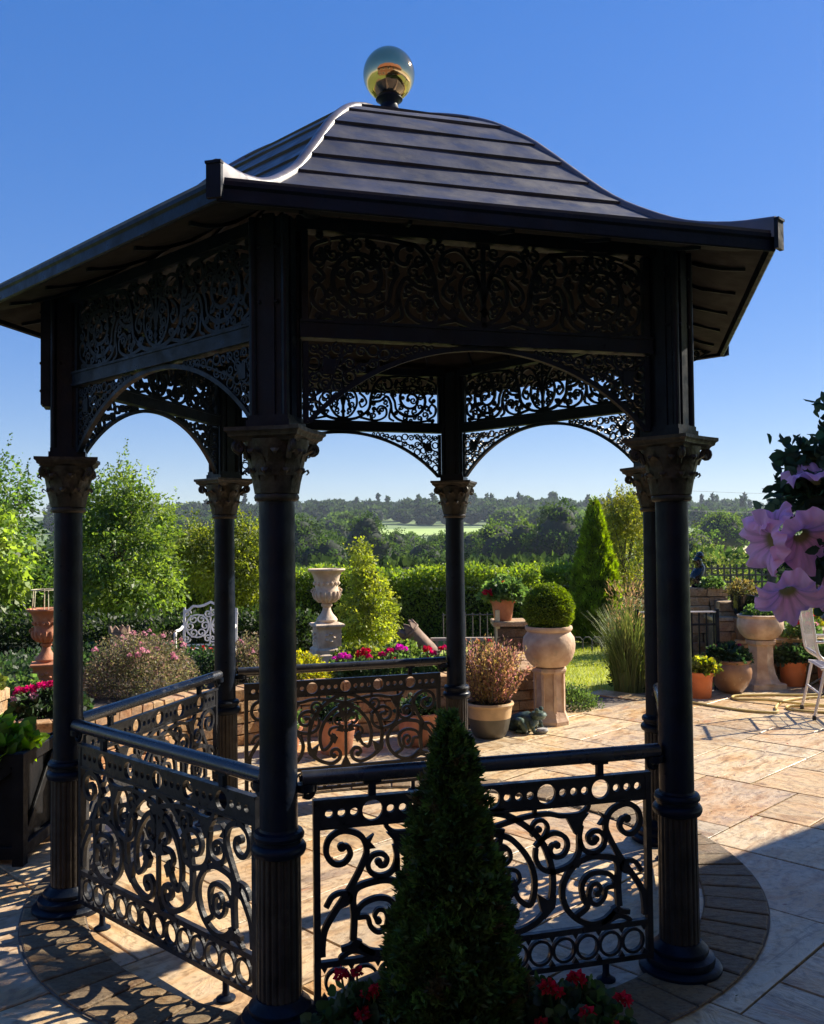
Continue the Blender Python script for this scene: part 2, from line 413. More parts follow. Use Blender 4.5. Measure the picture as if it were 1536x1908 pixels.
# ---- foliage: every leaf a small folded quad with a colour of its own
def leaf_mesh(name, P, A, L, W, C, mat, rng, fold=0.15, droop=0.0, Nn=None):
    P = np.asarray(P, np.float64); n = len(P)
    A = np.asarray(A, np.float64); A = A / (np.linalg.norm(A, axis=1, keepdims=True) + 1e-9)
    q = rng.normal(size=(n, 3)) if Nn is None else np.asarray(Nn) + rng.normal(size=(n, 3)) * 0.35
    B = np.cross(A, q); B /= (np.linalg.norm(B, axis=1, keepdims=True) + 1e-9)
    Nv = np.cross(B, A)
    L = np.broadcast_to(np.asarray(L, float), (n,))[:, None]; W = np.broadcast_to(np.asarray(W, float), (n,))[:, None]
    V = np.empty((n, 4, 3))
    V[:, 0] = P
    V[:, 1] = P + A * L * 0.45 + B * W * 0.5 + Nv * L * fold
    V[:, 2] = P + A * L - np.array([0, 0, 1.0]) * L * droop
    V[:, 3] = P + A * L * 0.45 - B * W * 0.5 + Nv * L * fold
    me = bpy.data.meshes.new(name)
    me.vertices.add(4 * n); me.loops.add(4 * n); me.polygons.add(n)
    me.vertices.foreach_set('co', V.reshape(-1).astype(np.float32))
    me.loops.foreach_set('vertex_index', np.arange(4 * n, dtype=np.int32))
    me.polygons.foreach_set('loop_start', np.arange(0, 4 * n, 4, dtype=np.int32))
    me.update(calc_edges=True)
    at = me.attributes.new('Col', 'FLOAT_COLOR', 'POINT')
    cc = np.ones((n, 4, 4)); cc[:, :, :3] = np.asarray(C)[:, None, :]
    at.data.foreach_set('color', cc.reshape(-1).astype(np.float32))
    me.materials.append(mat)
    return me
def round_leaf_mesh(name, P, A, L, W, C, mat, rng, cup=0.12):
    """leaves of eight-sided outline for plants close enough to show it"""
    P = np.asarray(P, float); n = len(P); A = np.asarray(A, float); A = A / (np.linalg.norm(A, axis=1, keepdims=True) + 1e-9)
    q = rng.normal(size=(n, 3)) + np.array([0, 0, .6]); B = np.cross(A, q); B /= (np.linalg.norm(B, axis=1, keepdims=True) + 1e-9); Nv = np.cross(B, A)
    L = np.broadcast_to(np.asarray(L, float), (n,))[:, None]; W = np.broadcast_to(np.asarray(W, float), (n,))[:, None]
    prof = [(0.0, 0.0, 0), (.18, .36, .6), (.45, .5, 1), (.78, .33, .8), (1.0, 0, .2), (.78, -.33, .8), (.45, -.5, 1), (.18, -.36, .6)]
    m = len(prof) + 1
    V = np.empty((n, m, 3)); V[:, 0] = P + A * L * .5
    for k, (u, w, c) in enumerate(prof): V[:, k + 1] = P + A * L * u + B * W * w + Nv * L * cup * c * (1 + .5 * rng.random((n, 1))) * (1 if abs(w) > 0 else .4)
    idx = []
    for k in range(8): idx += [0, 1 + k, 1 + (k + 1) % 8]
    F = (np.arange(n)[:, None] * m + np.array(idx)[None, :]).reshape(-1).astype(np.int32)
    me = bpy.data.meshes.new(name); me.vertices.add(n * m); me.loops.add(len(F)); me.polygons.add(n * 8)
    me.vertices.foreach_set('co', V.reshape(-1).astype(np.float32)); me.loops.foreach_set('vertex_index', F)
    me.polygons.foreach_set('loop_start', np.arange(0, len(F), 3, dtype=np.int32)); me.polygons.foreach_set('use_smooth', np.ones(n * 8, dtype=bool)); me.update(calc_edges=True)
    at = me.attributes.new('Col', 'FLOAT_COLOR', 'POINT'); cc = np.ones((n, m, 4)); cc[:, :, :3] = np.asarray(C)[:, None, :]; cc[:, 0, :3] *= 1.25
    at.data.foreach_set('color', cc.reshape(-1).astype(np.float32)); me.materials.append(mat)
    return me
def palette(rng, n, cols, jit=0.18):
    cols = np.array(cols, float)
    i = rng.integers(0, len(cols), n); j = rng.integers(0, len(cols), n); t = rng.random((n, 1))
    return np.clip((cols[i] * t + cols[j] * (1 - t)) * (1 + rng.normal(size=(n, 1)) * jit), 0.002, 1)
def sph(rng, n):
    d = rng.normal(size=(n, 3)); return d / np.linalg.norm(d, axis=1, keepdims=True)
def crown_points(rng, lobes, nclump, nleaf, spread, inner=0.55):
    """clumps of leaves spread through ellipsoid lobes: gaps between the clumps stay open"""
    lob = np.array(lobes, float)
    vol = (lob[:, 3] * lob[:, 4] * lob[:, 5]) ** 0.67; pr = vol / vol.sum()
    k = rng.choice(len(lob), nclump, p=pr)
    d = sph(rng, nclump)
    rr = inner + (1 - inner) * rng.random((nclump, 1)) ** 0.6
    cen = lob[k, :3] + d * rr * lob[k, 3:6]
    out = d
    idx = np.repeat(np.arange(nclump), nleaf)
    sp = spread * (0.6 + 0.8 * rng.random((nclump, 1)))
    P = cen[idx] + np.clip(rng.normal(size=(len(idx), 3)), -1.7, 1.7) * sp[idx] * np.array([1, 1, 0.75])
    D = out[idx] + rng.normal(size=(len(idx), 3)) * 0.8
    return P, D, idx, cen, out
def clump_cols(rng, idx, nclump, cols, cj=0.28, lj=0.15):
    base = palette(rng, nclump, cols, cj)
    return np.clip(base[idx] * (1 + rng.normal(size=(len(idx), 1)) * lj), 0.003, 1)

# =================================================================== LARGE STRUCTURE
CEN = Vector((-0.104, 4.373, 0.0))
COLS = [Vector(p) for p in ((-1.516, 3.944, 0), (-0.454, 2.971, 0), (0.955, 3.357, 0), (1.267, 4.778, 0), (0.256, 5.821, 0), (-1.133, 5.367, 0))]
rng = np.random.default_rng(7)
rnd = random.Random(5)

# ------------------------------------------------------------------ terrain, lawn, fields
def terr(x, y):
    def sm(a, b, t):
        t = min(1, max(0, (t - a) / (b - a))); return t * t * (3 - 2 * t)
    z = -0.04 - 9.0 * sm(17, 120, y) + 11.0 * sm(230, 470, y) + 22.0 * sm(470, 900, y)
    if y > 60: z += 1.5 * math.sin(x * 0.011 + 1.0) * sm(60, 200, y) + 2.0 * math.sin(x * 0.006 + y * 0.004) * sm(200, 500, y)
    return z
ys = [-80, -30, -9, 0, 6, 10, 14, 17, 20, 25, 32, 40, 50, 62, 76, 92, 110, 135, 160, 190, 220, 250, 280, 310, 340, 370, 400, 430, 460, 500, 540, 580, 630, 680, 740, 800, 860, 930, 1000, 1080, 1160]
xs = [s * v for s, v in [(-1, 900), (-1, 700), (-1, 560), (-1, 440), (-1, 340), (-1, 260), (-1, 190), (-1, 140), (-1, 100), (-1, 70), (-1, 45), (-1, 28), (-1, 15), (-1, 6), (1, 0), (1, 6), (1, 15), (1, 28), (1, 45), (1, 70), (1, 100), (1, 140), (1, 190), (1, 260), (1, 340), (1, 440), (1, 560), (1, 700), (1, 900)]]
V = [(x, y, terr(x, y)) for y in ys for x in xs]
nx = len(xs)
F = [(j * nx + i, j * nx + i + 1, (j + 1) * nx + i + 1, (j + 1) * nx + i) for j in range(len(ys) - 1) for i in range(nx - 1)]
struct('terrain', MB().add(V, F).mesh('terrain', TERRM, True, 80))
def field(name, x0, x1, y0, y1, mat, n=8):
    V = [(x0 + (x1 - x0) * i / n + (0.15 * (y - y0)), y, terr(x0 + (x1 - x0) * i / n + 0.15 * (y - y0), y) + 0.35) for y in [y0 + (y1 - y0) * j / n for j in range(n + 1)] for i in range(n + 1)]
    F = [(j * (n + 1) + i, j * (n + 1) + i + 1, (j + 1) * (n + 1) + i + 1, (j + 1) * (n + 1) + i) for j in range(n) for i in range(n)]
    struct(name, MB().add(V, F).mesh(name, mat, True, 80))
field('pasture', -42, 46, 395, 545, FIELDM)
field('straw_field', 55, 130, 180, 330, STRAWM)
field('pasture', -160, -110, 240, 380, FIELDM)

lawn = struct('lawn', MB().add([(-7, 7.0, -0.02), (9, 7.0, -0.02), (9, 17, -0.02), (-7, 17, -0.02)], [(0, 1, 2, 3)]).mesh('lawn', LAWNM, False))
n = 26000
P = np.stack([rng.uniform(0.9, 3.3, n), rng.uniform(8.3, 14.5, n), np.full(n, -0.02)], 1)
P = P[P[:, 1] > np.interp(P[:, 0], [0.9, 1.15, 1.8, 2.6, 3.4], [8.6, 8.65, 9.2, 9.65, 9.85])]; n = len(P)
A = np.stack([rng.normal(size=n) * 0.5, rng.normal(size=n) * 0.5, np.ones(n)], 1)
g = obj('grass', leaf_mesh('grass', P, A, rng.uniform(0.03, 0.075, n), 0.006, palette(rng, n, [(0.34, 0.39, 0.06), (0.42, 0.45, 0.09), (0.26, 0.33, 0.05)]), GRASSM, rng), lawn)
g['kind'] = 'stuff'

# ------------------------------------------------------------------ patio: bed, slabs, ring of setts
bedV = [(-6, 0.5, -0.012), (7, 0.5, -0.012), (7, 9.75, -0.012), (2.6, 9.55, -0.012), (1.8, 9.1, -0.012), (1.15, 8.55, -0.012), (-6, 8.55, -0.012)]
patio = struct('patio', MB().add(bedV, [tuple(range(7))]).mesh('patio', MORTAR, False), 'mortar bed under sandstone paving')
def wall_y(x):         # front line of the raised bed
    pts = [(-4.5, 5.25), (-3.2, 5.45), (-2.35, 5.85), (-1.75, 6.75), (-1.1, 7.25), (0.0, 7.55), (1.02, 7.95)]
    for (a, b), (c, d) in zip(pts, pts[1:]):
        if a <= x <= c: return b + (d - b) * (x - a) / (c - a)
    return 1e9
U = 0.30
used = {}
sizes = [((3, 2), 4), ((2, 3), 4), ((2, 2), 5), ((2, 1), 3), ((1, 2), 3), ((3, 3), 2), ((1, 1), 1)]
bag = [s for s, k in sizes for _ in range(k)]
c45, s45 = math.cos(PI / 4), math.sin(PI / 4)
for gj in range(-16, 40):
    for gi in range(-16, 40):
        if (gi, gj) in used: continue
        cand = bag[:]; rnd.shuffle(cand); cand.append((1, 1))
        for (w, hh) in cand:
            if all((gi + a, gj + b) not in used for a in range(w) for b in range(hh)): break
        for a in range(w):
            for b in range(hh): used[(gi + a, gj + b)] = 1
        uc, vc = (gi + w / 2 - 12) * U, (gj + hh / 2 - 12) * U
        x = (uc * c45 - vc * s45); y = 5.8 + (uc * s45 + vc * c45)
        if not (2.2 < y < 9.45 and abs(x) < 0.475 * y + 0.55): continue
        if y > wall_y(x) + 0.1: continue
        if y > 8.75 and x < 1.75 or y > 9.1 and x < 2.4: continue
        rc = math.hypot(x - CEN.x, y - CEN.y)
        qr = rnd.randrange(4)
        if qr % 2: w, hh = hh, w
        b = MB().bevbox((0, 0, -0.015), (w * U - 0.010, hh * U - 0.010, 0.03 + rnd.uniform(-0.002, 0.002)), 0.0025, 0, 0.003, rnd)
        obj('slab', b.mesh('slab', SLABM, False), patio, (x, y, 0), PI / 4 + rnd.uniform(-0.008, 0.008), rot=(rnd.uniform(-0.004, 0.004), rnd.uniform(-0.004, 0.004), PI / 4 + qr * PI / 2))
n = 170
lx = rng.uniform(-2.4, 4.2, n); ly = rng.uniform(2.7, 9.2, n)
lt = obj('leaf_litter', leaf_mesh('leaf_litter', np.stack([lx, ly, np.full(n, .006)], 1), np.stack([rng.normal(size=n), rng.normal(size=n), np.full(n, .12)], 1), rng.uniform(.012, .035, n), rng.uniform(.008, .016, n), palette(rng, n, [(.20, .11, .04), (.10, .12, .03), (.28, .18, .06), (.30, .05, .08)], .3), LEAF, rng, .08, 0, np.tile([0, 0, 1.0], (n, 1))), patio)
lt['kind'] = 'stuff'
ro, ri = 1.665, 1.40
nn = 96
bV = []; bF = []
for i in range(nn):
    a = 2 * PI * i / nn
    for r in (ri, ro): bV.append((CEN.x + r * math.cos(a), CEN.y + r * math.sin(a), 0.006))
for i in range(nn):
    j = (i + 1) % nn
    bF.append((2 * i, 2 * i + 1, 2 * j + 1, 2 * j))
ringbed = struct('sett_ring', MB().add(bV, bF).mesh('sett_ring', MORTAR, False), 'circular band of weathered setts round the gazebo', patio)
ns = 70
for i in range(ns):
    a0 = 2 * PI * (i + 0.035) / ns; a1 = 2 * PI * (i + 0.965) / ns
    q = []
    zz = 0.013 + rnd.uniform(-0.002, 0.003)
    am = (a0 + a1) / 2
    ox, oy = 1.53 * math.cos(am), 1.53 * math.sin(am)
    def pt(r, a, z): return (r * math.cos(a) - ox, r * math.sin(a) - oy, z)
    e = 0.006
    ra, rb = ri + 0.006 + rnd.uniform(-.004, .004), ro - 0.006 + rnd.uniform(-.004, .004)
    k = e / 1.5
    b = MB()
    V = [pt(ra, a0, 0.006), pt(rb, a0, 0.006), pt(rb, a1, 0.006), pt(ra, a1, 0.006),
         pt(ra, a0, zz - e / 2), pt(rb, a0, zz - e / 2), pt(rb, a1, zz - e / 2), pt(ra, a1, zz - e / 2),
         pt(ra + e, a0 + k, zz), pt(rb - e, a0 + k, zz), pt(rb - e, a1 - k, zz), pt(ra + e, a1 - k, zz)]
    b.add(V, [(0, 1, 5, 4), (1, 2, 6, 5), (2, 3, 7, 6), (3, 0, 4, 7), (4, 5, 9, 8), (5, 6, 10, 9), (6, 7, 11, 10), (7, 4, 8, 11), (8, 9, 10, 11)])
    obj('sett', b.mesh('sett', SETTM, False), ringbed, (CEN.x + ox, CEN.y + oy, 0))

# ------------------------------------------------------------------ gazebo
gaz = thing('gazebo', 'black cast-iron hexagonal gazebo with bell-shaped grey metal roof and lacework friezes on the patio', 'gazebo', CEN)
def flute(a, n=20, d=0.075): return -d * max(0.0, math.cos(n * a)) ** 0.8
def col_meshes():
    S = {}
    S['shaft'] = MB().lathe([(0.062, 0.63), (0.0615, 1.0), (0.0595, 1.4), (0.0585, 1.715)], 36).mesh('shaft', IRON)
    S['base'] = MB().lathe([(r, z * 0.68) for r, z in [(0.145, 0.0), (0.148, 0.012), (0.148, 0.034), (0.140, 0.046), (0.122, 0.052), (0.125, 0.066), (0.122, 0.086), (0.106, 0.096), (0.099, 0.102), (0.102, 0.112), (0.101, 0.126), (0.092, 0.138), (0.082, 0.152), (0.076, 0.165)]], 40).mesh('base', IRON)
    S['fluted_pedestal'] = MB().lathe([(0.0725, 0.110), (0.072, 0.20), (0.0715, 0.40), (0.0705, 0.54), (0.0705, 0.562)], 160, flute=lambda a: flute(a)).mesh('fluted_pedestal', IRON_BOUNCE, True, 60)
    S['collar'] = MB().lathe([(0.071, 0.562), (0.084, 0.568), (0.0895, 0.580), (0.0895, 0.590), (0.083, 0.600), (0.075, 0.604), (0.075, 0.616), (0.082, 0.620), (0.0835, 0.630), (0.078, 0.640), (0.065, 0.644), (0.062, 0.652)], 40).mesh('collar', IRON)
    b = MB()
    b.lathe([(0.060, 1.712), (0.071, 1.716), (0.0745, 1.725), (0.071, 1.735), (0.063, 1.738), (0.067, 1.76), (0.078, 1.80), (0.091, 1.85), (0.103, 1.885), (0.108, 1.912)], 32)
    # two tiers of curling leaves and corner scrolls
    for tier, (z0, z1, r0, r1, n, off, wd) in enumerate([(1.738, 1.818, 0.068, 0.100, 9, 0.0, 0.050), (1.795, 1.878, 0.080, 0.122, 9, PI / 9, 0.056)]):
        for i in range(n):
            a = 2 * PI * i / n + off
            prof = [(r0, z0, 1.0), (r0 + 0.006, z0 + (z1 - z0) * 0.45, 1.1), (r0 + 0.013, z0 + (z1 - z0) * 0.8, 0.85), (r1, z1, 0.55), (r1 + 0.004, z1 - 0.010, 0.3), (r1 - 0.004, z1 - 0.018, 0.15)]
            V = []
            ca, sa = math.cos(a), math.sin(a)
            for r, z, w in prof:
                for t in (-1, 0, 1):
                    rr = r + (0.006 if t == 0 else 0.0)
                    yy = t * wd * w / 2
                    V.append((rr * ca - yy * sa, rr * sa + yy * ca, z))
            F = []
            for k in range(len(prof) - 1):
                for t in range(2):
                    F.append((k * 3 + t, k * 3 + t + 1, k * 3 + 4 + t, k * 3 + 3 + t))
            b.add(V, F)
    for i in range(4):
        a = PI / 4 + i * PI / 2
        ca, sa = math.cos(a), math.sin(a)
        sp = spiral(0.130, 1.886, 0.019, PI / 2, 1.5, 0.2, 18, ccw=False)
        pts = [(0.098, 1.85), (0.112, 1.885)] + sp
        b.tube([(r * ca, r * sa, z) for r, z in pts], 0.0095, 6)
    S['capital'] = b.mesh('capital', CAPM, True, 50)
    # concave-sided abacus
    def ab(h, z):
        P = []
        for i in range(4):
            a0 = PI / 4 + i * PI / 2
            for k in range(8):
                t = k / 8
                p0 = Vector((math.cos(a0), math.sin(a0))) * h * 1.414; p1 = Vector((math.cos(a0 + PI / 2), math.sin(a0 + PI / 2))) * h * 1.414
                p = p0.lerp(p1, t) * (1 - 0.085 * math.sin(PI * t))
                P.append((p.x, p.y, z))
        return P
    b = MB(); L = [ab(0.102, 1.905), ab(0.108, 1.915), ab(0.118, 1.921), ab(0.120, 1.930), ab(0.128, 1.937), ab(0.128, 1.949)]
    V = [p for l in L for p in l]; F = []
    for k in range(len(L) - 1):
        for i in range(32): F.append((k * 32 + i, k * 32 + (i + 1) % 32, (k + 1) * 32 + (i + 1) % 32, (k + 1) * 32 + i))
    F.append(tuple(range(31, -1, -1))); F.append(tuple(5 * 32 + i for i in range(32)))
    S['abacus'] = b.add(V, F).mesh('abacus', CAPM, True, 40)
    b = MB()
    b.box((0, 0, 2.295), (0.112, 0.112, 0.692))
    for sx in (-1, 1):
        for sy in (-1, 1): b.lathe([(0.013, 0), (0.013, 0.692)], 10, (sx * 0.056, sy * 0.056, 1.949))
    for q in range(4):
        a = q * PI / 2
        b.box((0.0585 * math.cos(a), 0.0585 * math.sin(a), 2.30), (0.010, 0.042, 0.70), a)
    b.box((0, 0, 1.962), (0.150, 0.150, 0.026)); b.box((0, 0, 1.983), (0.138, 0.138, 0.016))
    for a in (0, PI / 2, -PI / 2):
        for z in (2.36, 2.54):
            for y in (-0.030, 0.030):
                M4 = Matrix.Rotation(a, 4, 'Z') @ Matrix.Translation((0.0635, y, z)) @ Matrix.Rotation(PI / 2, 4, 'Y')
                k = MB().lathe([(0.007, 0), (0.007, 0.003), (0.004, 0.006)], 8)
                b.add([M4 @ Vector(p) for p in k.v], k.f)
    S['upper_post'] = b.mesh('upper_post', IRON, True, 30)
    b = MB(); b.box((0.083, 0, 2.40), (0.030, 0.112, 0.46)); b.box((0.103, 0, 2.40), (0.012, 0.09, 0.44))
    for z in (2.24, 2.36, 2.48, 2.58):
        for y in (-0.03, 0.03): b.lathe([(0.007, 0), (0.007, 0.006), (0.003, 0.009)], 8, (0.0, 0.0, 0.0)) if False else b.box((0.111, y, z), (0.006, 0.010, 0.010))
    S['bracket_plate'] = b.mesh('bracket_plate', IRON, True, 30)
    b = MB()
    t = 0.014
    b.ribbon(catmull([(0.10, 2.50), (0.17, 2.505), (0.26, 2.53), (0.36, 2.585)]), 0.012, t)
    for (cx, cz, r, a0, ccw) in ((0.16, 2.545, 0.026, -PI / 2, True), (0.215, 2.55, 0.024, -PI / 2, False), (0.27, 2.565, 0.02, -PI / 2, True), (0.32, 2.585, 0.018, 0, True)):
        b.ribbon(spiral(cx, cz, r, a0, 1.4, 0.2, 20, ccw), 0.008, t)
    b.ribbon([(0.10, 2.59), (0.36, 2.59)], 0.010, t)
    S['eave_bracket'] = b.mesh('eave_bracket', IRON, False)
    return S
CM = col_meshes()
for i, c in enumerate(COLS):
    d = c - CEN; a = math.atan2(d.y, d.x)
    root = obj('column', CM['shaft'], gaz, d, a)
    for k in ('base', 'fluted_pedestal', 'collar', 'capital', 'abacus', 'upper_post') + (('bracket_plate',) if i in (0, 5) else ()) + (('eave_bracket',) if i in (3, 4, 5) else ()):
        obj(k, CM[k], root)

# --- cast panels (x along the face from its middle, z up)
def railing_mesh():
    b = MB(); t = 0.016
    hw = 0.605
    b.box((-hw + 0.0, 0, 0.39), (0.022, 0.022, 0.66)); b.box((hw, 0, 0.39), (0.022, 0.022, 0.66))
    b.box((0, 0, 0.069), (1.19, 0.020, 0.018)); b.box((0, 0, 0.190), (1.19, 0.020, 0.020))
    # pierced top band, 0.635-0.72
    b.box((0, 0, 0.724), (1.232, 0.028, 0.010)); b.box((0, 0, 0.633), (1.19, 0.022, 0.008))
    bounds = []
    for k in range(-2, 3): bounds.append((0.2085 * k, 0.0345))
    for k in range(-3, 3):
        m = 0.2085 * (k + 0.5)
        for q in (-0.042, 0, 0.042): bounds.append((m + q, 0.0135))
    bounds = sorted([p for p in bounds if abs(p[0]) < 0.58])
    ed = [-hw + 0.011] + [((p[0] + p[1]) + (q[0] - q[1])) / 2 for p, q in zip(bounds, bounds[1:])] + [hw - 0.011]
    for (x, r), e0, e1 in zip(bounds, ed, ed[1:]):
        b.holecell(e0, e1, 0.637, 0.719, x, 0.680, r, t, 24 if r > 0.02 else 12)
    # chain of rings
    xs = [(-6 + k) * 0.0895 for k in range(13)]
    for x in xs:
        b.ring(x, 0.1285, 0.0405, 0.010, t, 30)
    for x in [(-6.5 + k) * 0.0895 for k in range(14)]:
        for z, s in ((0.172, 1), (0.085, -1)):
            b.plate([(x - 0.012, z + 0.009), (x, z - 0.012), (x + 0.012, z + 0.009)] if s > 0 else [(x + 0.012, z - 0.007), (x, z + 0.012), (x - 0.012, z - 0.007)], 0.012)
    S = {
 's1': ([(0.588, 0.215), (0.588, 0.245), (0.58, 0.299), (0.551, 0.349), (0.517, 0.395), (0.483, 0.446), (0.455, 0.496), (0.437, 0.544), (0.451, 0.59), (0.486, 0.613), (0.527, 0.618), (0.564, 0.594), (0.573, 0.550), (0.549, 0.515), (0.515, 0.513), (0.493, 0.539), (0.502, 0.565), (0.521, 0.566)], 0.015),
 's2': ([(0.575, 0.373), (0.552, 0.407), (0.517, 0.416), (0.494, 0.403), (0.505, 0.381), (0.529, 0.389)], 0.012),
 's3': ([(0.485, 0.257), (0.481, 0.331), (0.485, 0.393), (0.471, 0.426), (0.425, 0.440), (0.367, 0.442), (0.31, 0.417), (0.272, 0.364), (0.266, 0.314), (0.288, 0.26), (0.335, 0.220), (0.386, 0.206), (0.438, 0.218), (0.467, 0.244)], 0.016),
 's3b': ([(0.318, 0.24), (0.360, 0.268), (0.348, 0.295), (0.340, 0.341), (0.36, 0.375), (0.401, 0.386), (0.447, 0.374), (0.475, 0.347)], 0.014),
 's3c': ([(0.469, 0.33), (0.437, 0.327), (0.426, 0.295), (0.402, 0.274), (0.376, 0.282), (0.368, 0.312), (0.377, 0.340), (0.399, 0.347), (0.412, 0.328), (0.400, 0.310)], 0.012),
 's4': ([(0.341, 0.558), (0.334, 0.512), (0.351, 0.470), (0.39, 0.457), (0.424, 0.473), (0.433, 0.503), (0.415, 0.528), (0.387, 0.531), (0.368, 0.514), (0.375, 0.493), (0.392, 0.492), (0.397, 0.504)], 0.013),
 's4b': ([(0.334, 0.512), (0.330, 0.461), (0.299, 0.423), (0.236, 0.406), (0.188, 0.421), (0.167, 0.457), (0.168, 0.493)], 0.014),
 's5': ([(0.165, 0.498), (0.199, 0.528), (0.238, 0.540), (0.277, 0.523), (0.288, 0.491), (0.271, 0.461), (0.239, 0.456), (0.222, 0.476), (0.229, 0.497), (0.247, 0.497)], 0.013),
 's6': ([(0.177, 0.507), (0.199, 0.53), (0.213, 0.560), (0.200, 0.585), (0.173, 0.588), (0.156, 0.570), (0.163, 0.553), (0.180, 0.558)], 0.011),
 's7': ([(-0.05, 0.634), (0.0, 0.632), (0.063, 0.616), (0.133, 0.572), (0.188, 0.516), (0.217, 0.452), (0.230, 0.389), (0.227, 0.328), (0.212, 0.289), (0.178, 0.247), (0.13, 0.222), (0.085, 0.214), (0.045, 0.235), (0.035, 0.27), (0.055, 0.297), (0.085, 0.292), (0.092, 0.268), (0.075, 0.258)], 0.016),
 's8': ([(-0.05, 0.562), (0.0, 0.577), (0.051, 0.590), (0.134, 0.606), (0.212, 0.609), (0.268, 0.597), (0.336, 0.597), (0.366, 0.616), (0.371, 0.634)], 0.013),
 's9': ([(0.0, 0.562), (0.03, 0.553), (0.078, 0.532), (0.132, 0.471), (0.158, 0.407), (0.160, 0.346), (0.142, 0.300), (0.105, 0.32), (0.085, 0.355), (0.07, 0.39)], 0.015),
 's11': ([(0.415, 0.203), (0.467, 0.238), (0.526, 0.232)], 0.012),
 's11b': ([(0.42, 0.198), (0.479, 0.222), (0.519, 0.210), (0.530, 0.199)], 0.011),
 's12': ([(0.0, 0.50), (0.035, 0.515), (0.065, 0.50), (0.072, 0.47), (0.052, 0.45), (0.035, 0.463)], 0.011),
 's13': ([(0.0, 0.40), (0.04, 0.43), (0.09, 0.425), (0.105, 0.395), (0.085, 0.375), (0.066, 0.388)], 0.011),
    }
    leaves = [[(0.279, 0.597), (0.37, 0.599), (0.347, 0.573), (0.34, 0.538), (0.317, 0.527), (0.304, 0.551)],
              [(0.168, 0.337), (0.207, 0.312), (0.241, 0.323), (0.234, 0.281), (0.195, 0.245), (0.179, 0.288)],
              [(0.437, 0.585), (0.412, 0.600), (0.425, 0.575), (0.407, 0.553), (0.437, 0.552)],
              [(0.505, 0.425), (0.53, 0.418), (0.52, 0.398), (0.545, 0.36), (0.50, 0.375)],
              [(0.455, 0.252), (0.478, 0.262), (0.500, 0.245), (0.480, 0.225)],
              [(0.300, 0.425), (0.322, 0.445), (0.342, 0.435), (0.325, 0.410)],
              [(0.012, 0.53), (0.05, 0.56), (0.04, 0.52), (0.075, 0.50), (0.03, 0.49), (0.012, 0.46)],
              [(0.012, 0.44), (0.045, 0.455), (0.04, 0.43), (0.06, 0.41), (0.02, 0.40)],
              [(0.05, 0.37), (0.085, 0.40), (0.10, 0.36), (0.07, 0.33)],
              [(0.145, 0.555), (0.165, 0.565), (0.17, 0.54), (0.15, 0.535)]]
    for sg in (1, -1):
        for k, (P, w) in S.items():
            w = w * 1.42
            b.ribbon([(sg * x, z) for x, z in catmull(P, 5)], w, t, w * (0.85 if len(P) > 5 else 1))
            if len(P) > 7 and k not in ('s3', 's4b', 's8', 's9'): b.disc(sg * P[-1][0], P[-1][1], w * 0.72, t * 1.02, 10)
        for k, P in enumerate(leaves):
            Q = [(sg * x, z) for x, z in P]
            if sg < 0: Q = Q[::-1]
            b.plate(Q, t * 1.25)
        b.box((sg * 0.165, 0, 0.62), (0.014, t, 0.02))
    b.ribbon([(0, 0.20), (0, 0.63)], 0.016, t * 0.9)
    b.plate([(-0.03, 0.20), (0.0, 0.26), (0.03, 0.20)], t * 1.3)
    return b.mesh('railing_panel', RIRON, False)
RAILMESH = railing_mesh()
def rail_sub():
    b = MB(); P = [(-0.652 + 1.304 * i / 12, 0, 0.800) for i in range(13)]
    b.tube(P, 0.0265, 16)
    me = b.mesh('handrail', RAILM)
    c = MB()
    c.box((0, 0, 0.748), (0.024, 0.020, 0.056)); c.box((0, 0, 0.7735), (0.060, 0.024, 0.010))
    cu = c.mesh('rail_support', IRON, False)
    d = MB()
    d.lathe([(0.034, 0), (0.034, 0.006), (0.016, 0.016), (0.012, 0.028), (0.012, 0.062)], 14)
    ft = d.mesh('foot', IRON)
    e = MB()
    e.tube(catmull([(0.0, 0, 0.0), (0.03, 0, 0.0), (0.05, 0, -0.03), (0.035, 0, -0.06), (0.012, 0, -0.055)], 5), 0.010, 8)
    e.lathe([(0.032, -0.012), (0.032, 0.012)], 12, (0.02, 0, -0.028))
    return me, cu, ft, e.mesh('rail_bracket', IRON)
HR, RS, FT, RB = rail_sub()

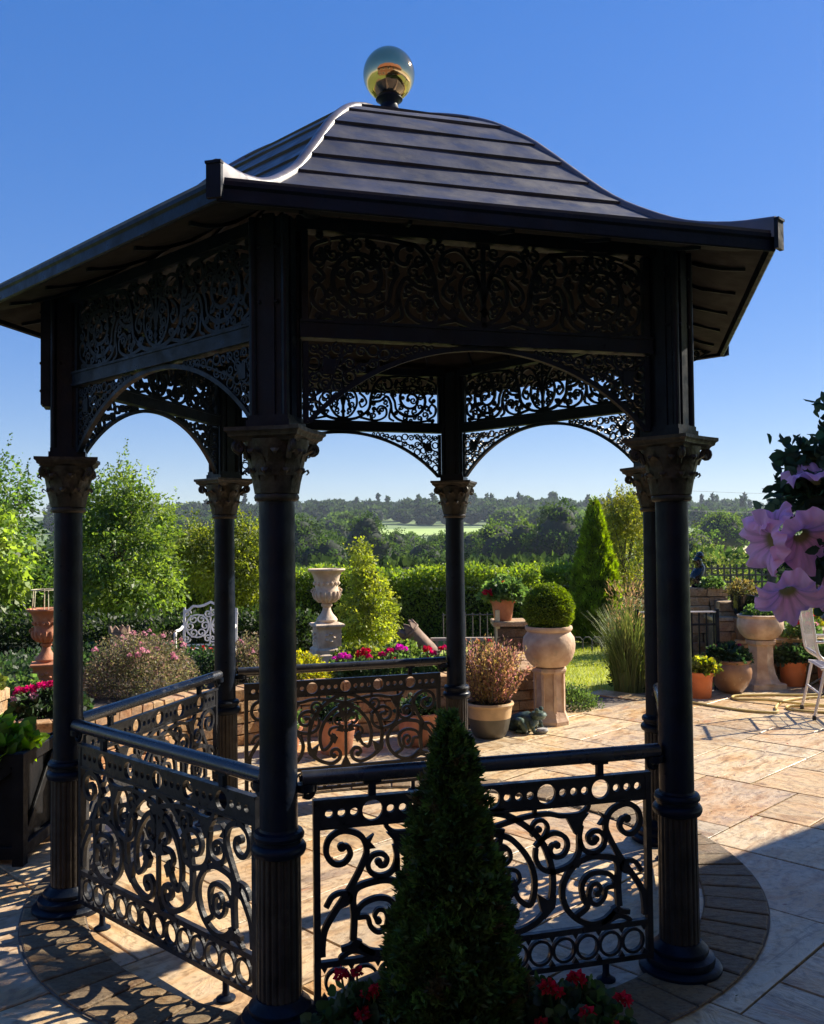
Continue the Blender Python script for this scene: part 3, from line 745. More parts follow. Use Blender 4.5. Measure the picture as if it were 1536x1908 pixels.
def lace(b, xs0, xs1, z0, z1, t, topcut=None):
    """mirrored arabesque: central plant, hearts, a wheel to each side and scrolls into the corners"""
    H = z1 - z0; w = 0.010
    hw = xs1
    def z(f): return z0 + f * H
    K = [
      ([(0, 0.0), (0, 1.0)], 0.013),
      ([(0, 0.05), (0.05, 0.14), (0.085, 0.36), (0.075, 0.58), (0.035, 0.64), (0.018, 0.50), (0.035, 0.42)], w),
      ([(0, 0.30), (0.03, 0.66), (0.085, 0.90), (0.14, 0.86), (0.155, 0.70), (0.125, 0.62), (0.108, 0.72)], w),
      ([(0.0, 0.02), (0.09, 0.08), (0.16, 0.26), (0.175, 0.52), (0.20, 0.78), (0.25, 0.93), (0.30, 0.88), (0.305, 0.74), (0.275, 0.70), (0.262, 0.79)], 0.013),
      ([(0.10, 0.09), (0.20, 0.03), (0.265, 0.12), (0.27, 0.28), (0.235, 0.34), (0.212, 0.25), (0.228, 0.18)], w),
      ([(0.17, 0.42), (0.23, 0.44), (0.275, 0.54), (0.30, 0.40), (0.31, 0.2), (0.36, 0.05), (0.46, 0.02), (0.55, 0.06)], 0.012),
      ([(0.24, 0.93), (0.34, 0.97), (0.44, 0.985), (0.53, 0.93)], 0.011),
      ([(0.30, 0.60), (0.325, 0.45), (0.335, 0.28), (0.37, 0.18)], w),
      ([(0.54, 0.08), (0.585, 0.18), (0.592, 0.34), (0.565, 0.40), (0.548, 0.30), (0.560, 0.22)], w),
      ([(0.54, 0.92), (0.588, 0.84), (0.592, 0.68), (0.565, 0.62), (0.548, 0.72), (0.562, 0.80)], w),
      ([(0.575, 0.42), (0.552, 0.5), (0.575, 0.60)], w),
      ([(0.30, 0.30), (0.29, 0.10), (0.32, 0.03)], 0.009),
      ([(0.10, 0.60), (0.135, 0.50), (0.145, 0.38), (0.115, 0.30), (0.10, 0.40)], 0.009),
    ]
    sc = hw / 0.605
    pts = []
    for sg in (1, -1):
        for P, ww in K:
            if sg < 0 and len(P) == 2: continue
            Q = catmull([(sg * x * sc, z(f)) for x, f in P], 5) if len(P) > 2 else [(sg * x, z(f)) for x, f in P]
            ww = ww * 1.35
            b.ribbon(Q, ww, t, ww * 0.8)
            pts += Q
            if len(P) > 5: b.disc(Q[-1][0], Q[-1][1], ww * 0.7, t * 1.02, 8)
        cx, cz, r = 0.43 * sc * sg, z(0.50), min(0.115, H * 0.40)
        sp = [(sg * (abs(cx) + (x_ - abs(cx))), z_) for x_, z_ in spiral(abs(cx), cz, r, -2.3, 1.9, 0.16, 44, True)]
        b.ribbon(sp, 0.018, t, 0.013); b.disc(sp[-1][0], sp[-1][1], 0.013, t * 1.02, 10); pts += sp
        for k in range(5):                      # leaves budding off the big scroll
            x_, z_ = sp[4 + 6 * k]; a_ = math.atan2(z_ - cz, x_ - cx); q_ = 0.030
            P = [(x_ - 0.010 * math.sin(a_), z_ + 0.010 * math.cos(a_)), (x_ + 0.010 * math.sin(a_), z_ - 0.010 * math.cos(a_)), (x_ + q_ * math.cos(a_ + .5), z_ + q_ * math.sin(a_ + .5))]
            if z0 < P[2][1] < z1 and abs(P[2][0]) < hw: b.plate(P, t * 1.15)
        for x, f in ((0.0, 0.2), (0.20, 0.62), (0.33, 0.80), (0.155, 0.18)):
            b.plate([(sg * x * sc - 0.016, z(f)), (sg * x * sc, z(f) - 0.022), (sg * x * sc + 0.016, z(f)), (sg * x * sc, z(f) + 0.022)], t * 1.3)
    # small curls and leaves filling the gaps, each sprouting from the nearest stem
    r0 = random.Random(17)
    arr = [p for p in pts if p[0] >= -0.01] + [(x, zz) for x in np.linspace(0, hw, 40) for zz in (z0, z1)] + [(hw, zz) for zz in np.linspace(z0, z1, 12)]
    for R0, tries in ((0.025, 300), (0.019, 300), (0.014, 220)):
        for _ in range(tries):
            x = r0.uniform(0.01, hw - 0.01); zz = r0.uniform(z0 + 0.01, z1 - 0.01)
            ar = np.array(arr); dd = np.hypot(ar[:, 0] - x, ar[:, 1] - zz); k = int(dd.argmin())
            if R0 * 0.98 < dd[k] < R0 * 1.9:
                px, pz = ar[k]; a0 = math.atan2(pz - zz, px - x)
                sp = [(px, pz)] + spiral(x, zz, R0 * 0.9, a0, r0.choice((1.25, 1.5)), 0.22, 12, r0.random() < .5)
                for sg in (1, -1): b.ribbon([(sg * q[0], q[1]) for q in sp], 0.0105, t * 0.96, 0.009)
                q = (x + (x - px) * 0.95, zz + (zz - pz) * 0.95)
                if R0 > 0.015 and z0 < q[1] < z1 and 0 < q[0] < hw:
                    nx, nz = -(zz - pz), (x - px); l = math.hypot(nx, nz); nx, nz = nx / l * 0.011, nz / l * 0.011
                    for sg in (1, -1):
                        P = [(sg * (x + (x - px) * .6), zz + (zz - pz) * .6), (sg * (q[0] + nx), q[1] + nz), (sg * (q[0] + (x - px) * .35), q[1] + (zz - pz) * .35), (sg * (q[0] - nx), q[1] - nz)]
                        b.plate(P if sg > 0 else P[::-1], t * 0.9)
                arr += sp[1:]
def frieze_mesh():
    b = MB(); t = 0.014
    b.box((-0.632, 0, 2.469), (0.022, 0.026, 0.300)); b.box((0.632, 0, 2.469), (0.022, 0.026, 0.300))
    lace(b, 0, 0.620, 2.319, 2.62, t)
    return b.mesh('frieze_panel', IRON, False)
def beam_mesh():
    b = MB(); b.box((0, 0, 2.288), (1.30, 0.044, 0.060)); b.box((0, 0, 2.262), (1.30, 0.054, 0.010)); b.box((0, 0, 2.314), (1.30, 0.054, 0.010))
    return b.mesh('beam', IRON, False)
def top_beam_mesh():
    b = MB(); b.box((0, 0, 2.640), (1.32, 0.060, 0.044))
    return b.mesh('wall_plate', IRON, False)
ARC_R, ARC_H = 0.847, 0.622
def arch_z(x): return 2.243 - (ARC_R - math.sqrt(ARC_R * ARC_R - x * x))
def spandrel_mesh():
    b = MB(); t = 0.014
    P = [(x, arch_z(x) + 0.007) for x in np.linspace(-ARC_H, ARC_H, 41)]
    b.ribbon(P, 0.017, 0.022)
    for s in (-1, 1): b.box((s * 0.630, 0, 2.11), (0.018, 0.020, 0.275))
    r0 = random.Random(3)
    top = 2.251
    for s in (-1, 1):
        x = 0.602
        col = 0
        while x > 0.14:
            lo = arch_z(x) + 0.016
            h = top - lo
            if h < 0.012: break
            n = max(1, int(h / 0.044 + 0.35)); st = h / n
            for k in range(n):
                cz = lo + st * (k + 0.5); r = min(0.0205, st * 0.48)
                if r > 0.012:
                    if (k + col) % 3 == 0: b.ring(s * x, cz, r * 0.92, 0.0065, t, 14)
                    else: b.ribbon([(s * px if s > 0 else s * px, pz) for px, pz in spiral(x, cz, r, r0.uniform(0, 6.28), 1.35, 0.22, 14, (k + col) % 2 == 0)], 0.0075, t, 0.006)
                else: b.ring(s * x, cz, max(0.006, r), 0.0055, t, 10)
            x -= 0.0405 if h > 0.05 else 0.028; col += 1
        # bracing stems and a small square boss near the post
        b.ribbon([(s * 0.62, 2.235), (s * 0.50, 2.150), (s * 0.36, 2.205), (s * 0.25, 2.235)], 0.007, t * 0.97)
        b.ribbon([(s * 0.62, 2.13), (s * 0.54, 2.17), (s * 0.46, 2.245)], 0.007, t * 0.94)
        b.ribbon([(s * 0.62, 2.05), (s * 0.55, 2.10), (s * 0.50, 2.24)], 0.006, t * 0.9)
        b.box((s * 0.553, 0, 2.165), (0.040, 0.022, 0.052))
    return b.mesh('arch_spandrel', IRON, False)
FRZ, BEAMM, TOPB, SPAN = frieze_mesh(), beam_mesh(), top_beam_mesh(), spandrel_mesh()
for i in range(6):
    a, b_ = COLS[i], COLS[(i + 1) % 6]
    mid = (a + b_) / 2 - CEN; d = b_ - a; ang = math.atan2(d.y, d.x); L = d.length
    sx = L / 1.455
    obj('beam', BEAMM, gaz, mid, ang, scale=(sx, 1, 1))
    obj('wall_plate', TOPB, gaz, mid, ang, scale=(sx, 1, 1))
    obj('frieze_panel', FRZ, gaz, mid, ang, scale=(sx, 1, 1))
    obj('arch_spandrel', SPAN, gaz, mid, ang, scale=(sx, 1, 1))
    if i != 3:
        p = obj('railing_panel', RAILMESH, gaz, mid, ang, scale=(sx, 1, 1))
        obj('handrail', HR, p)
        for s in (-1, 1):
            obj('rail_support', RS, p, (s * 0.417, 0, 0))
            obj('foot', FT, p, (s * 0.43, 0, 0))
            obj('rail_bracket', RB, p, (s * 0.660, 0, 0.80), 0 if s < 0 else PI)

# --- roof
PROF = [(1.878, 2.660), (1.72, 2.682), (1.55, 2.732), (1.40, 2.808), (1.25, 2.905), (1.09, 3.045), (0.96, 3.165), (0.84, 3.268), (0.66, 3.392), (0.50, 3.474), (0.34, 3.540), (0.18, 3.595), (0.045, 3.632)]
PP = catmull(PROF, 6)
pr = np.array(PP)[::-1]
def zhip(r): return float(np.interp(r, pr[:, 0], pr[:, 1]))
def eave_drop(r):
    t = min(1, max(0, (r - 1.22) / (1.80 - 1.22))); return 0.045 * t * t * (3 - 2 * t)
def zroof(r): return zhip(r) - eave_drop(r)
HD = []
for c in COLS:
    d = (c - CEN); HD.append(Vector((d.x, d.y)).normalized())
DIV = [0.045, 0.30, 0.52, 0.70, 0.88, 1.01, 1.14, 1.28, 1.45, 1.878]
for i in range(6):
    h0, h1 = HD[i], HD[(i + 1) % 6]
    nrm = (h0 + h1).normalized()
    def P3(r, t, off=0.0, dz=0.0):
        q = h0 * r * (1 - t) + h1 * r * t
        # outward/up normal of the profile
        z = zroof(r); s = (zroof(r + 0.01) - zroof(r - 0.01)) / 0.02 if r > 0.06 and r < 1.86 else -0.15
        nn = Vector((nrm.x * -s, nrm.y * -s, 1)).normalized()
        return Vector((q.x, q.y, z + dz)) + nn * off
    # underside boarding: one board per course band
    first = None
    facet_bm = MB()
    R = np.linspace(0.06, 1.84, 20)
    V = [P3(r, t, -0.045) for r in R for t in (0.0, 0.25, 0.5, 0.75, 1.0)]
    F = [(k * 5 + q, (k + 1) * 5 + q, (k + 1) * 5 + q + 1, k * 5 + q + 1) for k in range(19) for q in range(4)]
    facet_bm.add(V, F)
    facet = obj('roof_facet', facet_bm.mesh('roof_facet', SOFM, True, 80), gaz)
    for k in range(len(DIV) - 1):
        r0, r1 = DIV[k], DIV[k + 1]
        R = np.linspace(r0, r1 + (0.0 if k == len(DIV) - 2 else 0.012), 7 if k == len(DIV) - 2 else 5)
        b = MB(); V = []; m = 7
        for j, r in enumerate(R):
            off = 0.001 + 0.011 * j / (len(R) - 1)
            wob = 0.0015 * math.sin(3 * k + 5 * i)
            for q in range(m): V.append(P3(r, q / (m - 1), off + wob * math.sin(q)))
        for q in range(m): V.append(P3(R[-1], q / (m - 1), -0.006))
        nr = len(R) + 1
        F = [(j * m + q, (j + 1) * m + q, (j + 1) * m + q + 1, j * m + q + 1) for j in range(nr - 1) for q in range(m - 1)]
        obj('roof_course', b.add(V, F).mesh('roof_course', ROOFM, True, 30), facet)
    # ribs under the boarding, along the slope
    for t in (0.12, 0.31, 0.5, 0.69, 0.88):
        rr = 1.80
        b = MB(); V = []
        R = np.linspace(0.35 if 0.2 < t < 0.8 else 0.9, 1.80, 12)
        tang = (h1 - h0).normalized()
        for r in R:
            for w, o in ((-0.006, -0.046), (-0.006, -0.058), (0.006, -0.058), (0.006, -0.046)):
                V.append(P3(r, t, o) + Vector((tang.x * w, tang.y * w, 0)))
        F = [(j * 4 + q, j * 4 + (q + 1) % 4, j * 4 + 4 + (q + 1) % 4, j * 4 + 4 + q) for j in range(11) for q in range(4)] + [(3, 2, 1, 0), (44, 45, 46, 47)]
        obj('rafter', b.add(V, F).mesh('rafter', IRON, False), facet)
    # fascia / gutter
    b = MB(); V = []
    for (r, z) in ((1.852, 2.562), (1.868, 2.558), (1.874, 2.562), (1.874, 2.596), (1.882, 2.604), (1.882, 2.617), (1.866, 2.620), (1.852, 2.614)):
        for h in (h0, h1): V.append((h.x * r, h.y * r, z))
    F = [(2 * k, 2 * k + 1, 2 * ((k + 1) % 8) + 1, 2 * ((k + 1) % 8)) for k in range(8)]
    obj('fascia', b.add(V, F).mesh('fascia', IRON, True, 40), gaz)
    # hip cap over the joint
    b = MB(); V = []
    R = np.array(PP)[:, 0]
    tang = Vector((-h0.y, h0.x, 0))
    m = 9
    for r in R[::2]:
        z = zhip(r); sk = eave_drop(r) + 0.012
        for q in range(m):
            if q == 0 or q == m - 1: w, dz = (0.022 if q == 0 else -0.022), -sk
            else:
                a = PI * (q - 1) / (m - 3); w, dz = 0.022 * math.cos(a), 0.002 + 0.017 * math.sin(a)
            V.append(Vector((h0.x * r, h0.y * r, z + dz)) + tang * w)
    nr = len(R[::2])
    F = [(j * m + q, j * m + q + 1, (j + 1) * m + q + 1, (j + 1) * m + q) for j in range(nr - 1) for q in range(m - 1)] + [tuple(range(m - 1, -1, -1))]
    obj('hip_cap', b.add(V, F).mesh('hip_cap', HIPM, True, 40), gaz)
    b = MB(); b.box((0, 0, 0), (0.014, 0.046, 0.100)); b.box((0.002, 0, 0.052), (0.018, 0.050, 0.008))
    obj('corner_block', b.mesh('corner_block', IRON, False), gaz, (h0.x * 1.886, h0.y * 1.886, 2.612), math.atan2(h0.y, h0.x))
fin = obj('finial', MB().lathe([(0.10, 3.612), (0.105, 3.632), (0.075, 3.645), (0.055, 3.662), (0.060, 3.676), (0.048, 3.690), (0.042, 3.712), (0.052, 3.728), (0.066, 3.738), (0.06, 3.752)], 32).mesh('finial', IRON), gaz)
prof = [(0.127 * math.sin(PI * k / 40) if 0 < k < 40 else 0.0001, 3.863 - 0.129 * math.cos(PI * k / 40)) for k in range(41)]
obj('finial_ball', MB().lathe(prof, 64, cap=False).mesh('finial_ball', GOLD, True, 80), fin)

GLASSM = M('window_glass', (0.02, 0.025, 0.03), .06, .1, 3, rvar=0)
HBRICK = M('dark_red_brick', (0.17, 0.085, 0.055), .85, .3, 5, .3, 30)
hs_ = thing('house', 'brick house with pale windows standing behind the viewer', 'house', (1.5, -3.4, 0))
obj('wall', MB().box((0, -3, 2.5), (20, 6, 5.1)).mesh('wall', HBRICK, False), hs_)
obj('roof', MB().add([(-10.6, .6, 5.0), (10.6, .6, 5.0), (10.6, -6.6, 5.0), (-10.6, -6.6, 5.0), (-10.6, -3, 8.2), (10.6, -3, 8.2)], [(0, 1, 5, 4), (2, 3, 4, 5), (0, 4, 3), (1, 2, 5), (3, 2, 1, 0)]).mesh('roof', M('brown_roof_tiles', (0.16, 0.07, 0.045), .8, .3, 4, .4, 20), False), hs_)
for wx in (-8, -4.8, -1.6, 1.6, 4.8, 8):
    for wz in (1.3, 3.9):
        w_ = obj('window', MB().box((0, 0, 0), (1.3, .10, 1.2)).mesh('window', HOUSEM, False), hs_, (wx, .02, wz))
        obj('pane', MB().box((0, .055, 0), (1.1, .02, 1.0)).mesh('pane', GLASSM, False), w_)
# ------------------------------------------------------------------ house verandah beside the patio (its roof shades the near corner)
ver = thing('house_verandah', 'pale house verandah roof on posts standing beside the patio', 'verandah', (0, 0, 0))
poly = [(2.79, 4.74), (9.4, 9.7), (11, 4), (10, -3), (2.2, -3), (2.3, 2.3), (2.55, 3.7)]
V = [(x, y, 3.2) for x, y in poly] + [(x, y, 3.36) for x, y in poly]
F = [tuple(range(6, -1, -1)), tuple(range(7, 14))] + [(i, (i + 1) % 7, (i + 1) % 7 + 7, i + 7) for i in range(7)]
obj('roof', MB().add(V, F).mesh('roof', HOUSEM, False), ver)
for x, y in ((3.1, 4.55), (8.6, 8.7), (5.9, 6.6)):
    obj('post', MB().box((0, 0, 1.6), (0.12, 0.12, 3.2)).mesh('post', HOUSEM, False), ver, (x, y, 0), 0.6)

# =================================================================== TREES, HEDGES, FAR COUNTRY
def limbs(rng, H, cen, r0, base=(0, 0, 0), fork=0.35, k=10):
    b = MB()
    top = Vector((0.03 * H, 0.02 * H, H * 0.8))
    P = [Vector((0, 0, 0)), Vector((0.01 * H, 0, H * 0.2)), Vector((-0.01 * H, 0.01 * H, H * 0.45)), top]
    b.tube(catmull(P, 4), list(np.linspace(r0, r0 * 0.25, 13)), 9)
    idx = rng.choice(len(cen), min(k, len(cen)), replace=False)
    for i in idx:
        c = Vector(cen[i]); t = rng.uniform(fork, 0.75)
        s = Vector((0, 0, H * t * 0.8))
        if c.z < s.z * 0.6: s.z = c.z * 0.8
        m = s.lerp(c, 0.5) + Vector((0, 0, 0.06 * H))
        b.tube(catmull([s, m, c], 4), list(np.linspace(r0 * 0.45, r0 * 0.08, 9)), 5)
    return b.mesh('trunk', BARK)
def tree(name, label, cat, loc, lobes, H, r0, nclump, nleaf, spread, L, W, cols, seed, mat=LEAF, group=None, inner=0.5, shoots=0, k=12):
    rg = np.random.default_rng(seed)
    P, D, idx, cen, out = crown_points(rg, lobes, nclump, nleaf, spread, inner)
    C = clump_cols(rg, idx, nclump, cols)
    Ls = L * (0.45 + 1.1 * rg.random(len(P)) ** 1.5)
    if shoots:
        SP, SD, SC_ = [], [], []
        tops = cen[np.argsort(-cen[:, 2])[:max(shoots, 1) * 2]]
        for q in range(shoots):
            c = tops[rg.integers(0, len(tops))]
            dr = np.array([rg.normal() * 0.45 + 0.12, rg.normal() * 0.3, 1.0]); dr /= np.linalg.norm(dr)
            ln = rg.uniform(0.2, 0.55) * H * 0.35
            for t in np.linspace(0, 1, 26):
                SP.append(c + dr * ln * t + rg.normal(size=3) * 0.012 * H * (1.2 - t)); SD.append(dr + rg.normal(size=3) * 0.7)
            SC_.append(np.repeat(palette(rg, 1, cols), 26, 0))
        P = np.vstack([P, SP]); D = np.vstack([D, SD]); C = np.vstack([C] + SC_); Ls = np.concatenate([Ls, rg.uniform(L * 0.6, L, len(SP))])
    root = thing(name, label, cat, loc, 0, group)
    obj('crown', leaf_mesh('crown', P, D, Ls, Ls * W, C, mat, rg, 0.12, 0.2), root)
    if r0: obj('trunk', limbs(rg, H, cen, r0, k=k), root)
    return root
GRN = [(0.12, 0.21, 0.04), (0.17, 0.26, 0.05), (0.09, 0.16, 0.035), (0.21, 0.29, 0.06)]
tree('leafy_tree', 'bright green leafy tree with long upright shoots behind the pink-flowered bush', 'tree', (-3.95, 12.0, -0.02),
     [(0, 0, 1.35, .78, .7, .62), (-.3, 0, 1.95, .42, .4, .42), (.33, .1, 1.85, .40, .4, .40), (.1, -.1, .95, .85, .7, .38), (0.0, 0, 2.15, .35, .3, .35)], 2.6, .07, 560, 44, .085, .058, .5, GRN, 11, shoots=60)
tree('leafy_tree', 'dark green tree at the far left edge behind the terracotta urn', 'tree', (-5.35, 11.0, -0.02),
     [(0, 0, 1.45, .85, .7, .75), (.1, 0, 2.1, .55, .5, .5), (.4, -.1, 1.0, .6, .6, .4)], 2.7, .08, 460, 40, .10, .06, .55, [(0.06, 0.13, 0.03), (0.09, 0.17, 0.035), (0.14, 0.22, 0.045)], 12, shoots=26)
tree('leafy_tree', 'yellow-green rounded tree behind the white bench', 'tree', (-2.75, 13.0, -0.02),
     [(0, 0, 1.25, .72, .6, .55), (.35, 0, 1.55, .40, .4, .40), (-.35, 0, 1.45, .4, .4, .40), (.5, 0, 1.05, .42, .4, .45)], 2.0, .06, 480, 40, .08, .05, .55, [(0.17, 0.21, 0.035), (0.22, 0.26, 0.045), (0.12, 0.17, 0.03)], 13, shoots=18)
tree('leafy_tree', 'light green maple-like sapling at the far left edge', 'tree', (-4.05, 8.6, 0.0),
     [(0, 0, 1.35, .33, .3, .42), (-.1, 0, 1.75, .22, .2, .25)], 1.9, .03, 110, 24, .06, .06, .8, [(0.18, 0.28, 0.05), (0.24, 0.34, 0.07)], 14, k=6)
tree('golden_tree', 'golden green feathery tree behind the tall conical thuja', 'tree', (3.72, 16.0, -0.02),
     [(0, 0, 1.35, .55, .5, .85), (.1, 0, 2.0, .36, .3, .38), (-.25, 0, 1.8, .3, .3, .4)], 2.45, .05, 420, 34, .085, .06, .4, [(0.24, 0.27, 0.04), (0.33, 0.33, 0.06), (0.15, 0.20, 0.04)], 15, shoots=34)
tree('golden_conifer', 'golden green cone-shaped shrub beside the stone urn', 'shrub', (-.56, 10.5, 0.0),
     [(0, 0, .70, .36, .34, .36), (.02, 0, .98, .25, .24, .28), (-.05, 0, 1.24, .14, .14, .25), (-.12, 0, 1.42, .06, .06, .14), (0.05, 0, .40, .33, .3, .3)], 1.45, .03, 420, 34, .045, .04, .55, [(0.26, 0.32, 0.05), (0.34, 0.38, 0.07), (0.19, 0.25, 0.04)], 16, inner=.35, k=6)

def cone_tree(name, label, cat, loc, H, R, nl, L, cols, seed, mat, z0=0.0, power=0.8, core=None, W=.35):
    rg = np.random.default_rng(seed)
    t = 1 - np.sqrt(rg.random(nl)) * 1.0
    t = np.clip(t, 0, 1)
    a = rg.random(nl) * 2 * PI
    prof = R * np.clip(1 - t, 0, 1) ** power * (1 - 0.25 * np.exp(-t * 14))
    lump = 1 + 0.10 * np.sin(a * 5 + t * 17) * np.sin(t * 29 + a * 3) + 0.06 * np.sin(a * 11 - t * 41)
    r = prof * lump * (0.80 + 0.22 * rg.random(nl))
    P = np.stack([r * np.cos(a), r * np.sin(a), z0 + t * H], 1)
    D = np.stack([np.cos(a) * 0.75, np.sin(a) * 0.75, np.full(nl, 0.9)], 1) + rg.normal(size=(nl, 3)) * 0.35
    cl = palette(rg, 400, cols, 0.25)
    ci = ((a / (2 * PI) * 16).astype(int) * 24 + (t * 24).astype(int)) % 400
    C = np.clip(cl[ci] * (1 + rg.normal(size=(nl, 1)) * 0.2), 0.003, 1)
    root = thing(name, label, cat, loc)
    obj('crown', leaf_mesh('crown', P, D, rg.uniform(L * .6, L * 1.3, nl), L * W, C, mat, rg, 0.1), root)
    prof = [(R * 0.78 * (1 - q) ** power * (1 - 0.25 * math.exp(-q * 14)), z0 + q * H) for q in np.linspace(0, 0.97, 16)]
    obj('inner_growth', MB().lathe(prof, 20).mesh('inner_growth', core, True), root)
    obj('trunk', MB().tube([(0, 0, -0.02), (0, 0, z0 + 0.1)], R * 0.12, 8).mesh('trunk', BARK), root)
    return root
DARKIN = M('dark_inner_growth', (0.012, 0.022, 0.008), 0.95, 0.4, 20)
cone_tree('thuja', 'tall clipped conical thuja with one bright edge standing on the lawn', 'conifer', (2.66, 13.4, -0.02), 2.12, .46, 26000, .06, [(0.12, 0.20, 0.022), (0.16, 0.25, 0.03), (0.20, 0.29, 0.035)], 21, LEAF, 0.06, 0.72, DARKIN)

# hedge: box of leaves over a dark core, several bays long
def hedge(name, label, x0, x1, y0, y1, H, nl, L, cols, seed, z0=-0.02, wob=0.05):
    rg = np.random.default_rng(seed)
    A_f, A_t = (x1 - x0) * H, (x1 - x0) * (y1 - y0)
    nt = int(nl * A_t / (A_f + A_t)); nf = nl - nt
    X = rg.uniform(x0, x1, nl)
    bump = wob * (np.sin(X * 3.1 + seed) + np.sin(X * 7.7) * .6 + np.sin(X * 15.3) * .4)
    Y = np.concatenate([y0 + np.abs(rg.normal(size=nf)) * .07, rg.uniform(y0, y1, nt)])
    Z = np.concatenate([rg.uniform(0, H, nf), H + rg.normal(size=nt) * .035 + (rg.random(nt) < .05) * rg.uniform(0, .12, nt)])
    fr = rg.random(nt) < .55                     # loose upright fringe of new shoots along the top
    Z[nf:] = np.where(fr, H - .22 + .34 * rg.random(nt) ** 1.3, Z[nf:]); Z[nf:] += bump[nf:] * .6; Y[:nf] += bump[:nf]
    P = np.stack([X, Y, z0 + Z], 1)
    D = np.concatenate([np.tile([0, -1, .35], (nf, 1)), np.tile([0, -.2, 1], (nt, 1))]) + rg.normal(size=(nl, 3)) * .7
    C = palette(rg, nl, cols, .3)
    cx, cy = (x0 + x1) / 2, (y0 + y1) / 2
    root = thing(name, label, 'hedge', (cx, cy, 0))
    obj('foliage', leaf_mesh('foliage', P - np.array([cx, cy, 0]), D, rg.uniform(L * .6, L * 1.3, nl), L * .6, C, LEAF, rg, .12, .1), root)
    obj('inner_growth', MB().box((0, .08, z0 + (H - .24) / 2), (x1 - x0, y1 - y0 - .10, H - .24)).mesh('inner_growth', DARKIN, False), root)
HG = [(0.11, 0.19, 0.03), (0.17, 0.25, 0.04), (0.22, 0.30, 0.05), (0.09, 0.16, 0.03)]
hedge('garden_hedge', 'long clipped green hedge with sunlit top across the back of the garden', -6.5, 1.95, 14.0, 14.9, 1.02, 52000, .06, HG, 31)
hedge('garden_hedge', 'lower dark hedge further back beside the conical thuja', 1.7, 3.3, 15.3, 16.1, .98, 9000, .06, HG, 32)
hedge('garden_hedge', 'hedge with shade painted into its leaves under the trees behind the white bench', -3.0, -1.2, 10.7, 11.3, .62, 6000, .06, [(0.02, 0.04, 0.012), (0.03, 0.055, 0.012)], 33)  # leaf colours darkened to paint the shade under the trees
hedge('garden_hedge', 'hedge with shade painted into its leaves behind the terracotta urn and the crown-topped pot', -7.0, -2.75, 9.5, 10.1, .72, 12000, .06, [(0.02, 0.04, 0.012), (0.03, 0.055, 0.012)], 34)  # same darkened leaf colours, painting this hedge as shaded

# far trees: unit-height meshes shared by the individuals
def unit_tree(seed, lobes, cols, nclump=210, nleaf=20, L=.032, spread=.036, r0=.028):
    rg = np.random.default_rng(seed)
    P, D, idx, cen, out = crown_points(rg, lobes, nclump, nleaf, spread, .55)
    C = clump_cols(rg, idx, nclump, cols, .25)
    core = MB()
    for lx, ly, lz, ax, ay, az in lobes:
        core.lathe([(ax * .74 * math.sin(PI * k / 7) + .0004, -az * .74 * math.cos(PI * k / 7)) for k in range(8)], 10, (lx, ly, lz), cap=False)
    return leaf_mesh('crown', P, D, rg.uniform(L * .7, L * 1.3, len(P)), L * .8, C, FAR, rg, .12), limbs(rg, 1.0, cen, r0, k=10), core.mesh('inner_growth', DARKIN)
DG = [(0.06, 0.11, 0.028), (0.085, 0.14, 0.034), (0.045, 0.085, 0.024)]
MG = [(0.10, 0.17, 0.036), (0.135, 0.205, 0.045), (0.08, 0.14, 0.03)]
UT = [unit_tree(41, [(0, 0, .58, .34, .34, .36), (-.16, 0, .50, .24, .24, .26), (.17, .05, .52, .24, .24, .26), (.02, 0, .80, .20, .2, .18), (0, 0, .30, .30, .3, .2)], DG),
      unit_tree(42, [(0, 0, .60, .30, .3, .36), (-.2, 0, .62, .2, .2, .22), (.18, 0, .42, .26, .26, .24), (-.1, 0, .34, .28, .26, .24)], DG),
      unit_tree(43, [(0, 0, .54, .42, .4, .34), (-.2, .1, .72, .24, .24, .22), (.2, 0, .70, .24, .24, .22), (0, 0, .28, .40, .38, .2)], MG),
      unit_tree(44, [(0, 0, .66, .42, .4, .26), (-.25, 0, .58, .22, .22, .18), (.25, 0, .6, .24, .24, .2), (0, 0, .80, .28, .28, .16)], MG, r0=.035),
      unit_tree(45, [(0, 0, .35, .20, .2, .3), (0, 0, .60, .15, .15, .28), (0, 0, .83, .08, .08, .16)], DG, 120, 16, .03, .025)]
